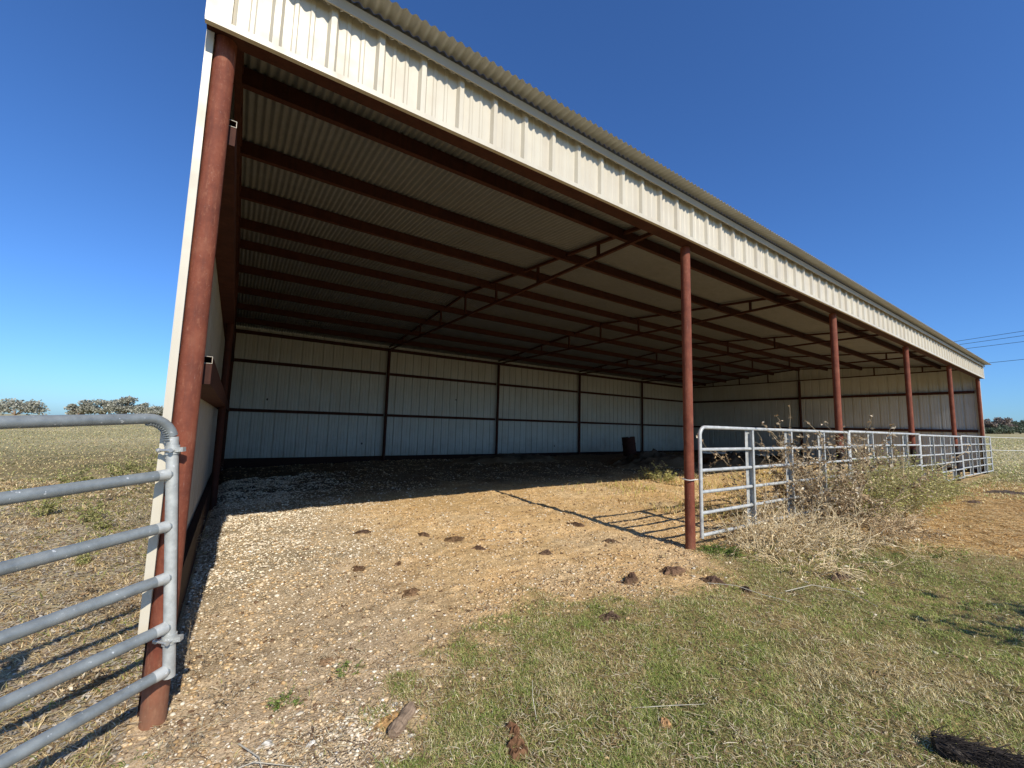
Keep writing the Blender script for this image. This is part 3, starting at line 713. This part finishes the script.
weed('dead_thistle', 'thin dead thistle stalk behind the first bay gate', 6.6, .28, 1.3, .45, 5, 6, (.33,.25,.16), DEAD, 160, .05, grav=.03, w=.006)
bl = [(5.25,-.40,.62,.6,'bleached arching weed clump just right of the centre post'),(5.85,-.50,.70,.75,'bleached tangled weed clump under the first bay gate'),(5.0,-.95,.34,.85,'flattened pale weed clump lying in front of the centre post'),
      (6.15,-.28,.66,.6,'bleached weed clump pushed against the middle of the first bay gate'),(6.5,-.70,.60,.85,'grey brown weed tangle below the tall dead thistle'),(5.75,-1.02,.30,.95,'low pale weed tangle on the grass before the first bay gate')]
for x, y, h, s, lb in bl:
    weed('dry_weed_clump', lb, x, y, h, s, 54, 6, (.86,.70,.43), BL2, 520, .035, grav=.15, w=.0055, wob=.17, group='bleached dry weeds by the first gate')
for x, y, h, s, lb in [(7.3,-.80,.56,.85,'dark brown weed mound right of the tall dead thistle'),(8.15,-.92,.40,.75,'brown weed mound at the edge of the trampled hay')]:
    weed('brown_weed_clump', lb, x, y, h, s, 60, 8, (.66,.50,.30), BL2+DEAD, 1200, .035, grav=.10, w=.0055, wob=.16)
OLV = [(.46,.47,.14),(.60,.55,.21),(.36,.39,.10),(.74,.63,.34),(.55,.50,.20)]
ol = [(8.5,-.52,.88,.95,'olive bush against the second bay gate, nearest the thistles'),(9.45,-.58,.98,1.0,'tall olive bush hiding the lower rails of the second bay gate'),(10.5,-.52,.95,1.0,'olive tan bush at the middle of the second bay gate'),
      (11.6,-.50,.88,1.0,'olive tan bush near the third red post'),(12.8,-.48,.62,.9,'low olive bush by the start of the third bay gate'),(13.7,-.44,.38,.6,'last small olive bush of the row along the gates')]
for x, y, h, s, lb in ol:
    weed('olive_bush', lb, x, y+.14, h*1.02, s*.72, 110, 10, (.42,.35,.19), OLV, 7500, .034, grav=.04, w=.005, wob=.16, group='olive weed bushes along the gates', cat='bush')
weed('green_grass_tuft', 'bright green grass tuft at the foot of the centre post', 4.72, -.24, .16, .35, 150, 0, (.11,.17,.035), GREEN, 300, .05, grav=.12, w=.004, cat='grass tuft', aspect=.12)
weed('green_grass_tuft', 'green grass patch between the dry weeds right of the centre post', 6.3, -1.25, .10, .5, 160, 0, (.12,.17,.04), GREEN, 300, .05, grav=.15, w=.004, cat='grass tuft', aspect=.12)
weed('green_grass_tuft', 'low green weedy grass before the brown weed mounds', 7.0, -1.45, .12, .6, 170, 0, (.17,.23,.05), GREEN, 420, .05, grav=.15, w=.004, cat='grass tuft', aspect=.12)
weed('green_grass_tuft', 'green grass patch in the bottom left corner before the corner post', -.03, -.33, .055, .15, 260, 0, (.10,.17,.03), GREEN, 500, .022, grav=.2, w=.0018, cat='grass tuft', aspect=.14)
weed('shade_edge_shrub', 'small yellow green shrub at the shadow edge inside the shed', 9.75, 4.12, .46, .62, 26, 6, (.35,.32,.15), [(.44,.42,.14),(.36,.36,.11),(.58,.5,.24)], 1200, .05, grav=.05, w=.006, cat='shrub')
weed('shade_edge_shrub', 'low scraggly weed right of the yellow green shrub inside the shed', 11.4, 4.2, .34, .6, 22, 5, (.3,.24,.12), OLIVE+BLEACH, 350, .05, grav=.08, w=.006, cat='shrub')
lf = [(-2.35,9.3,.50,'left most yellow green weed in the field behind the open gate'),(-1.95,10.6,.62,'yellow green weed clump between top and second gate rail'),(-1.3,9.6,.66,'leafy weed just left of the shed corner behind the gate'),(-2.0,6.2,.34,'low green weed between second and third gate rail at left'),
      (-1.35,5.6,.36,'green weed seen between the second and third gate rail'),(-1.15,4.9,.24,'small yellow weed above the third gate rail'),(-.95,3.2,.13,'small green sprig near the fourth gate rail')]
for x, y, h, lb in lf:
    weed('field_weed', lb, x, y, h, h*.55, 14, 4, (.25,.22,.10), YEL, 330, .04*h/.5+.015, grav=.03, w=.003)
for x, y, h, lb in [(-1.0,8.2,.5,'dry tan weed close against the outside of the left wall'),(-.7,6.6,.36,'dry tan weed beside the left wall behind the second rail'),(-.55,4.2,.22,'dead leafy weed beside the left wall behind the fourth rail'),(-.42,1.6,.16,'dead leafy weed by the wall behind the fifth rail'),(-.36,.55,.13,'dead leafy weed by the corner post behind the lowest rails'),
                    (-1.6,7.6,.42,'dry brown weed in the side yard left of the wall'),(-.75,2.2,.14,'flattened dead weed left of the shed behind the lower rails')]:
    weed('dry_side_weed', lb, x, y, h, h*1.0, 26, 4, (.36,.28,.18), BLEACH+DEAD, 240, .03*max(h/.3,.6)+.01, grav=.08, w=.0028)
for x, y, h, lb in [(.12,1.25,.26,'dry twiggy weed at the foot of the left wall inside the shed'),(.15,.55,.26,'dry twiggy weed just inside the shed behind the corner post'),(.30,.0,.12,'straw weed sprig on the gravel right of the corner post'),(.55,-.25,.09,'green grass sprig on the gravel before the shed'),(.12,-.33,.10,'straw weed at the front foot of the corner post'),(.9,-.15,.08,'small green sprig at the edge of the gravel')]:
    gr_ = 'green' in lb
    weed('sprig' if gr_ else 'dry_sprig', lb, x, y, h, h*1.1, 22, 3, (.20,.25,.06) if gr_ else (.50,.40,.26), GREEN if gr_ else BLEACH+DEAD, 120, .018, grav=.1, w=.0018, cat='weed')
r9 = random.Random(4)
for k in range(12):
    y = 2.6+k*.85+r9.random()*.5
    weed('wall_weed', 'dry straw weed in the rough strip along the outside of the left wall', -.22-.5*r9.random()-.03*k, y, .30+.025*k+.25*r9.random(), .35, 26, 5, (.52,.43,.27), BLEACH+YEL, 220, .03, grav=.06, w=.0035, group='straw weeds along the outside of the left wall')
# long single dry stems on the grass
def stem(label, pts, r=.0035):
    pts = [Vector((x, y, gz(x,y)+z)) for x, y, z in pts]
    m = MB(); m.tube(pts, [r*(1-.6*i/(len(pts)-1)) for i in range(len(pts))], 6); tag(m.build('grass_stalk', M_PALEWOOD), label, 'stalk', 'long dry stalks on the grass')
stem('long pale dry stem from the dung before the centre post into the grass', [(3.72,-.70,.02),(3.8,-.9,.05),(3.86,-1.08,.03),(3.95,-1.25,.01)])
stem('curved pale dry stem lying in the right foreground grass', [(4.1,-1.15,.03),(4.35,-1.25,.06),(4.5,-1.45,.05),(4.45,-1.65,.01)])
stem('thin dry twig lying by the left foreground gravel', [(.35,-.42,.01),(.42,-.60,.03),(.44,-.78,.01)], .004)
stem('short dry twig at the lower left foreground edge', [(.25,-.60,.01),(.40,-.62,.03),(.55,-.72,.01)], .003)
stem('straight dry stem standing in the grass right of the near dung', [(1.55,-1.10,.0),(1.56,-1.05,.07),(1.58,-1.02,.13)], .002)
stem('pale dry stem lying in the grass below the orange clod', [(2.0,-1.33,.01),(2.16,-1.44,.02),(2.3,-1.52,.01)], .0022)

# ------------------------------------------------------------------ dung, wood, barrel, misc
def lump(name, label, cat, x, y, sx, sy, h, col, seed, rough=.35, rz=0, mat=None, group=None, n=34, ring=False):
    m_ = []; F = []; C = []
    for i in range(n):
        for j in range(n):
            u, v = i/(n-1)*2-1, j/(n-1)*2-1
            # square to disc
            dx, dy = u*math.sqrt(1-v*v/2), v*math.sqrt(1-u*u/2); rr = math.hypot(dx, dy)
            m_.append((dx, dy, rr))
    A = np.array(m_); ax, ay, rr = A.T
    nz = fbm(ax*1.0, ay*1.0, 2.2, 4, seed)-.5; n2 = fbm(ax, ay, 7, 3, seed+5)-.5
    n3 = fbm(ax*1.0, ay*1.0, 14, 2, seed+9)-.5
    prof = np.clip(1-rr**1.7, 0, 1)**.8
    if ring: prof = prof*(.45+.55*smoothstep(.15,.5,np.abs(rr-.12)))
    zz = h*prof*np.clip(1+2.2*rough*nz+1.5*rough*n2+.9*rough*n3, .05, 3)-.014*(rr > .97)
    out = 1+.75*(fbm(np.cos(np.arctan2(ay,ax))*1.2+5, np.sin(np.arctan2(ay,ax))*1.2+5, 1.2, 2, seed)-.5)*2
    px, py = ax*sx*out, ay*sy*out; c, s = math.cos(rz), math.sin(rz)
    V = np.stack([px*c-py*s, px*s+py*c, zz], -1)
    base = ground_z(V[:,0]+x, V[:,1]+y)-gz(x,y); V[:,2] += base*(1-prof)
    idx = np.arange(n*n).reshape(n,n); Q = np.stack([idx[:-1,:-1], idx[1:,:-1], idx[1:,1:], idx[:-1,1:]], -1).reshape(-1,4)
    cl = np.array(col)[None]*.75*(1.15+1.8*(nz+n2)+1.2*n3)[:,None]; cl = cl*prof[:,None]**.3+np.array((.32,.20,.10))[None]*(1-prof[:,None]**.3)*.8; cl = np.clip(cl, .01, 1)
    if name == 'dung_pat' and y > 0: V[:,2] *= .7
    o = fast(name, V, [Q], cl, mat or M_DUNG, smooth=False); o.location = (x, y, gz(x,y)-.004)
    tag(o, label, cat, group); return o
G = 'dried dung pats on the ground'
dung = [(1.367,-1.19,.062,.052,.045,(.13,.065,.035),'curled brown dung pat alone in the near foreground grass',True),
 (1.415,-1.10,.05,.04,.04,(.17,.085,.045),'reddish dung lump touching the curled pat in the near grass',False),
 (2.574,-.634,.085,.07,.035,(.10,.065,.045),'grey brown dung pat on the grass below the dung pair',False),
 (3.70,-.34,.15,.09,.05,(.12,.07,.045),'wide flat dung mound on orange dirt left of the centre post',False),
 (3.23,-.27,.08,.07,.06,(.085,.05,.035),'dark dung lump left of the wide flat mound',False),
 (3.34,-.20,.05,.04,.03,(.13,.07,.045),'small dung crumb right of the dark lump',False),
 (3.82,-.70,.10,.07,.045,(.09,.055,.04),'dark dung lump at the start of the long pale stem',False),
 (1.543,.626,.085,.065,.035,(.17,.10,.055),'brown dung pat on the bare dirt at centre left',False),
 (.803,.037,.05,.05,.02,(.27,.17,.095),'round tan dung pat on the gravel at lower left',False),
 (3.88,-.94,.05,.03,.04,(.03,.022,.018),'small black dung lump in grass right of the long stem',False),
 (3.08,.74,.08,.05,.04,(.10,.06,.04),'dung lump on bare dirt under the post shadow',False),
 (2.55,1.25,.08,.05,.05,(.085,.05,.035),'dark dung lump in the middle of the bare dirt',False),
 (4.01,.65,.09,.06,.05,(.11,.07,.045),'dung lump near the gate rail shadows',False),
 (4.2,1.45,.12,.08,.06,(.10,.06,.04),'dung lump where the rail shadows meet the post shadow',False),
 (1.35,1.5,.07,.05,.03,(.13,.075,.045),'small dung pat behind the centre left pat',False),
 (1.70,1.40,.06,.05,.03,(.12,.07,.04),'small dung pat right of its neighbour on bare dirt',False),
 (1.69,2.7,.12,.07,.04,(.085,.055,.04),'dark flat dung pat nearer the shadow edge',False),
 (2.3,2.2,.10,.08,.05,(.11,.065,.04),'dung pat between the shadow edge and centre',False),
 (2.55,1.75,.13,.10,.045,(.15,.09,.05),'large brown dung pat in the centre of the bare dirt',False),
 (5.0,-1.25,.13,.05,.05,(.08,.055,.045),'dark long dung lump at the edge of the dry weeds',False),
 (2.03,-1.477,.045,.035,.03,(.36,.21,.10),'orange clod in the foreground grass at right of centre',False),
 (15.6,-1.24,.5,.2,.08,(.06,.05,.045),'dark dung heap at the far right edge of the hay',False),
 (12.9,-1.0,.25,.12,.05,(.09,.06,.045),'dark lump on the trampled hay at right',False)]
for i, (x, y, sx, sy, h, c, lb, rg) in enumerate(dung):
    lump('dung_pat' if 'clod' not in lb else 'dirt_clod', lb, 'dung' if 'clod' not in lb else 'clod', x, y, sx, sy, h, c, 70+i*7, .5, rz=rng.random()*3, group=G if 'clod' not in lb else None, ring=rg)
for x, y, sx, sy, h, lb in [(13.2,7.0,2.0,.8,.42,'dark manure heap in the shade left of the barrel'),(8.5,9.2,2.2,.7,.22,'low dark manure ridge along the back wall'),(17.0,5.9,2.6,.8,.45,'dark manure heap in the shade behind the gates')]:
    lump('manure_heap', lb, 'heap', x, y, sx, sy, h, (.06,.045,.032), int(x*9), .7, n=60)
# wood piece beside orange patch in the grass
def board(name, label, cat, x, y, L_, w, t, rz, mat, seed, tilt=0):
    rs = random.Random(seed); nseg = 9; m = MB(); vs = []; fs = []
    for i in range(nseg+1):
        u = (i/nseg-.5)*L_; ww = w*(.85+.3*rs.random())*(.75 if i in (0,nseg) else 1); tt = t*(.8+.4*rs.random())
        for a in range(8):
            an = a*math.pi/4+.39; vs.append((u+rs.uniform(-.006,.006), math.cos(an)*ww/2*(1+.15*rs.random()), tt/2+math.sin(an)*tt/2*(1+.2*rs.random())))
    for i in range(nseg):
        for a in range(8): fs.append((i*8+a, i*8+(a+1)%8, (i+1)*8+(a+1)%8, (i+1)*8+a))
    fs += [tuple(reversed(range(8))), tuple(nseg*8+a for a in range(8))]
    m.add(vs, fs); o = m.build(name, mat); o.location = (x, y, gz(x,y)-.004); o.rotation_euler = (0, tilt, rz); tag(o, label, cat); return o
board('wood_chunk', 'weathered grey brown wood chunk lying in the foreground grass', 'wood', 1.005, -.742, .19, .058, .045, R(42), M_WOOD, 3)
lump('dirt_clod', 'orange patch of rotted wood beside the wood chunk', 'clod', .955, -.69, .075, .05, .02, (.40,.24,.10), 333, .6)
for k, (x, y, s, lb) in enumerate([(1.02,-.83,.02,'white limestone pebble at the lower end of the wood chunk'),(1.02,-.60,.022,'white limestone pebble above the wood chunk'),(.63,-.62,.03,'flat pale stone in the gravel at the lower left'),(.45,-.50,.035,'largest pale stone in the gravel at the lower left')]):
    lump('limestone_rock', lb, 'rock', x, y, s, s*.7, s*.55, (.62,.58,.50), 400+k, .4, n=12, mat=M_STONE)
# dark shaggy log at the bottom right
lg = board('bark_log', 'dark shaggy bark log at the bottom right corner', 'log', 2.90, -2.40, .34, .085, .06, R(-64), M_LOG, 9)
pf = Plant()
for i in range(420):
    u = (rng.random()-.5)*.36; a = rng.random()*3.14; p = np.array((u, math.cos(a)*.052, .036+math.sin(a)*.038))
    pf.tri_strip(curve(p, (1.2, math.cos(a)*.5+rng.normal()*.3, .25), .05+.05*rng.random(), 4, .2, .1), .0022, .0006, np.array((.03,.024,.02))*(.4+2*rng.random()), np.array((.3,.1,.9)))
pf.build('bark_fibres', M_WEED, lg)
# barrel
bx, by = 14.9, 9.45
bar = thing('steel_barrel', 'rusty dark steel barrel standing by the back wall', 'barrel', (bx,by,gz(bx,by)-.02))
bar.rotation_euler = (R(-3), R(-5), 0)
m = MB(); prof = [(0,.0),(.285,.0),(.292,.01),(.285,.02)]
for zc in (.29,.59): prof += [(.283,zc-.03),(.297,zc-.012),(.297,zc+.012),(.283,zc+.03)]
prof += [(.285,.86),(.293,.87),(.293,.885),(.284,.885),(.282,.865),(0,.862)]
n = 32; vs = []; fs = []
for r_, z_ in prof:
    for k in range(n): vs.append((max(r_,.001)*math.cos(2*math.pi*k/n), max(r_,.001)*math.sin(2*math.pi*k/n), z_))
for i in range(len(prof)-1):
    for k in range(n): fs.append((i*n+k, i*n+(k+1)%n, (i+1)*n+(k+1)%n, (i+1)*n+k))
m.add(vs, fs, False); m.build('drum_shell', M_IRON, bar)
m = MB(); m.tube([(.12,.05,.863),(.12,.05,.885)], .03, 12); m.build('bung', M_STEEL, bar)
# pale pole inside behind the first gate, lying over the heaps
m = MB(); m.tube([(15.7,6.55,.50),(18.0,6.3,.42),(20.2,6.1,.33)], [.045,.05,.04], 12); tag(m.build('pole', M_PALEWOOD), 'long pale pole lying over the dark heaps inside the shed', 'pole')

# far wire fence continuing from the last gate
ff = thing('wire_fence', 'pale two strand fence running on from the last bay gate into the field', 'fence', (0,0,0))
p0, p1 = Vector((23.05,-.16,0)), Vector((29.3,-4.4,0))
for zz in (1.39, .93):
    m = MB(); m.tube([p0+Vector((0,0,zz)), p0.lerp(p1,.5)+Vector((0,0,zz+.0)), p1+Vector((0,0,zz+.02))], .009, 8); m.build('strand', M_FENCEW, ff)
for t_ in (1.0,):
    p = p0.lerp(p1, t_); m = MB(); m.tube([(p.x,p.y,-.4),(p.x,p.y,1.5)], .06, 12); m.build('fence_post', M_WOOD, ff)

# ------------------------------------------------------------------ trees
def tree(name, label, x, y, h, w, cols, seed, nl=2600, ls=.32, group=None, trunk_h=.3, clumps=22):
    g_ = np.random.default_rng(seed); root = thing(name, label, 'tree', (x,y,gz(x,y)-.05), 0, group)
    m = MB(); tp = Vector((g_.normal()*.02*h, 0, trunk_h*h)); r0 = .035*h
    m.tube([(0,0,0),(0,0,.1*h),tp], [r0*1.3,r0,r0*.8], 10)
    cents = []
    for i in range(clumps):
        a = g_.random()*6.283; q = g_.random()**.55*w*.42; zz = h*(.42+.48*g_.random()*(1-.55*(q/(w*.5))**2))
        c = Vector((q*math.cos(a), q*math.sin(a), zz)); cents.append(c)
        mid = tp.lerp(c, .5)+Vector((0,0,.04*h)); m.tube([tp, mid, c], [r0*.4,r0*.22,r0*.06], 6, False)
    m.build('trunk', M_WOOD, root)
    p = Plant(); k = nl//clumps
    for c in cents:
        rad = w*(.11+.09*g_.random()); P = g_.normal(size=(k,3)); P /= np.linalg.norm(P, axis=1)[:,None]; P *= (g_.random((k,1))**.5)*rad; P[:,2] *= .62
        cc = np.array(cols)[g_.integers(0, len(cols), k)]*(.6+.7*g_.random((k,1)))
        p.leaves(P+np.array(c), ls, cc, .1, .7)
    p.build('crown', M_LEAF, root); return root
OAK = [(.42,.41,.33),(.34,.335,.255),(.50,.48,.39),(.27,.265,.195)]  # leaf colours lightened, distance haze put into them
GT = 'oaks on the far left edge of the field'
def at(u, v, dist):
    rt_ = np.array((.82716624,-.56135164,.02608344)); up_ = np.array((-.0795032,-.07094918,.99430652)); fw_ = np.array((.55630499,.82453051,.10332016))
    d = fw_+rt_*(u-512)/408.68-up_*(v-384)/408.68; return np.array((.2132,-2.7887,1.3262))+d*dist
for i, (u, hh, ww, lb) in enumerate([(15,5.6,9.5,'pale grey green oak at the left edge above the gate'),(80,5.2,5.5,'smallest oak, left end of the oak group'),(103,6.6,8.5,'broad pale oak in the middle left of the group'),(124,7.0,7.5,'tallest pale oak beside the middle of the group'),(145,5.4,6.5,'low oak at the right end of the group near the shed'),(158,4.6,6.0,'low oak just left of the shed corner')]):
    p = at(u, 420, 104 if i else 96); tree('oak_tree', lb, p[0], p[1], hh, ww, OAK, 100+i, group=GT, nl=3200, ls=.42, trunk_h=.25)
DK = [(.09,.12,.07),(.12,.145,.09),(.16,.18,.12)]; BR = [(.27,.22,.18),(.33,.26,.21),(.22,.17,.14)]  # far tree tones raised, with haze put into the colours
for i, (u, hh, ww, cl, lb) in enumerate([(984,5.6,7,BR,'bare brown tree right behind the shed end'),(995,4.2,9,DK,'low dark evergreen right of the shed end'),(1005,6.8,7.5,BR,'tallest bare brown tree of the far right line'),(1013,4.6,8,DK,'dark evergreen right of the tallest bare tree'),(1021,6.0,8,DK,'dark tall evergreen at the right picture edge'),(1034,6.5,9,DK,'dark evergreen just beyond the right picture edge')]):
    p = at(u, 433, 150+4*i); tree('field_tree', lb, p[0], p[1], hh, ww, cl, 200+i, group='trees on the far right skyline', nl=2400, ls=.5, trunk_h=.15)
# low hedge line under the right trees
for i, u in enumerate((989, 999, 1009, 1020)):
    p = at(u, 433, 146+3*i); tree('hedge_bush', ['leftmost','second','third','rightmost'][i]+' low dark hedge bush under the far right trees', p[0], p[1], 2.4, 8, DK, 300+i, group='hedge bushes on the far right skyline', nl=1600, ls=.5, trunk_h=.1)
# white tank in the left field
p = at(150.5, 427, 92); pz = gz(p[0], p[1])
tk = thing('storage_tank', 'small white horizontal tank on dark legs in the far left field', 'tank', (p[0],p[1],pz), R(-15))
m = MB(); m.tube([(-1.45,0,.95),(-1.35,0,.95),(-1.1,0,.95),(1.1,0,.95),(1.35,0,.95),(1.45,0,.95)], [.1,.33,.47,.47,.33,.1], 20); m.build('tank_shell', M_WHITE, tk)
for xx in (-.8,.8):
    m = MB(); m.box(xx-.08, xx+.08, -.35, .35, -.3, .56); m.build('leg', M_LOG, tk)
# power lines
for i, ((u0,v0),(u1,v1),hz, lb) in enumerate([((1024,331),(955,341.5),9.4,'topmost overhead wire at the right'),((1024,335.5),(960,344.5),9.1,'second overhead wire from the top at the right'),((1024,341.5),(967,348.5),8.6,'third overhead wire from the top at the right'),((1024,359.3),(988,363),7.2,'lowest overhead wire ending behind the roof corner')]):
    def atz(u, v, zz):
        a = at(u, v, 1.0); t_ = (zz-1.3262)/(a[2]-1.3262); return Vector(at(u, v, t_))
    a, b = atz(u0, v0, hz), atz(u1, v1, hz); d = (b-a).normalized()
    m = MB(); m.tube([a-d*60, a, b, b+d*70], .016, 6); tag(m.build('overhead_wire', M_WIRE), lb, 'wire', 'overhead wires at the right')

# added shrub out of view, stand-in for the unknown caster of this shadow
weed('shadow_shrub', 'added leafy shrub out of view, stand-in for the unknown caster of the right edge shadow', 5.0, -4.50, 1.5, .62, 70, 12, (.2,.16,.09), OLIVE+GREEN, 9000, .09, grav=.02, w=.008, cat='shrub')

# ------------------------------------------------------------------ camera, light, world
cam = bpy.data.cameras.new('camera'); co = bpy.data.objects.new('camera', cam); COL.objects.link(co)
rt = Vector((0.8271662438906562,-0.5613516360175457,0.026083437431607973)); up = Vector((-0.07950320984851218,-0.07094918237282948,0.9943065187075917)); fw = Vector((0.5563049924201715,0.8245305053550487,0.10332016))
Mx = Matrix((rt, up, -fw)).transposed().to_4x4(); Mx.translation = Vector((0.21320862,-2.7886887,1.3261948))
co.matrix_world = Mx; cam.sensor_width = 36; cam.sensor_fit = 'HORIZONTAL'; cam.lens = 408.68*36/1024; cam.clip_start = .02; cam.clip_end = 3000
scene.camera = co
EL = 37.4; sd = Vector((-math.cos(R(EL))*math.sin(R(2.3)), -math.cos(R(EL))*math.cos(R(2.3)), math.sin(R(EL))))   # towards the sun
sun = bpy.data.lights.new('sun', 'SUN'); sun.energy = 5.0; sun.angle = R(.53); sun.color = (1.0,.93,.80)
so = bpy.data.objects.new('sun', sun); COL.objects.link(so); so.rotation_euler = sd.to_track_quat('Z', 'Y').to_euler(); so.location = (0,-10,20)
w = bpy.data.worlds.new('World'); scene.world = w; w.use_nodes = True; nt = w.node_tree
bg = nt.nodes['Background']; sky = nt.nodes.new('ShaderNodeTexSky'); sky.sky_type = 'NISHITA'; sky.sun_disc = False
sky.sun_elevation = R(EL); sky.sun_rotation = R(180+1.6); sky.altitude = 200; sky.air_density = 1.0; sky.dust_density = .6; sky.ozone_density = 3.0
nt.links.new(mix(nt, 1.0, sky.outputs[0], (.70,1.17,1.82), 'MULTIPLY'), bg.inputs[0]); bg.inputs[1].default_value = .092
scene.view_settings.view_transform = 'Standard'; scene.view_settings.look = 'None'; scene.view_settings.exposure = 0; scene.view_settings.gamma = 1
scene.render.engine = 'CYCLES'; scene.cycles.max_bounces = 8; scene.cycles.diffuse_bounces = 4; scene.cycles.use_denoising = True; scene.cycles.adaptive_threshold = .005
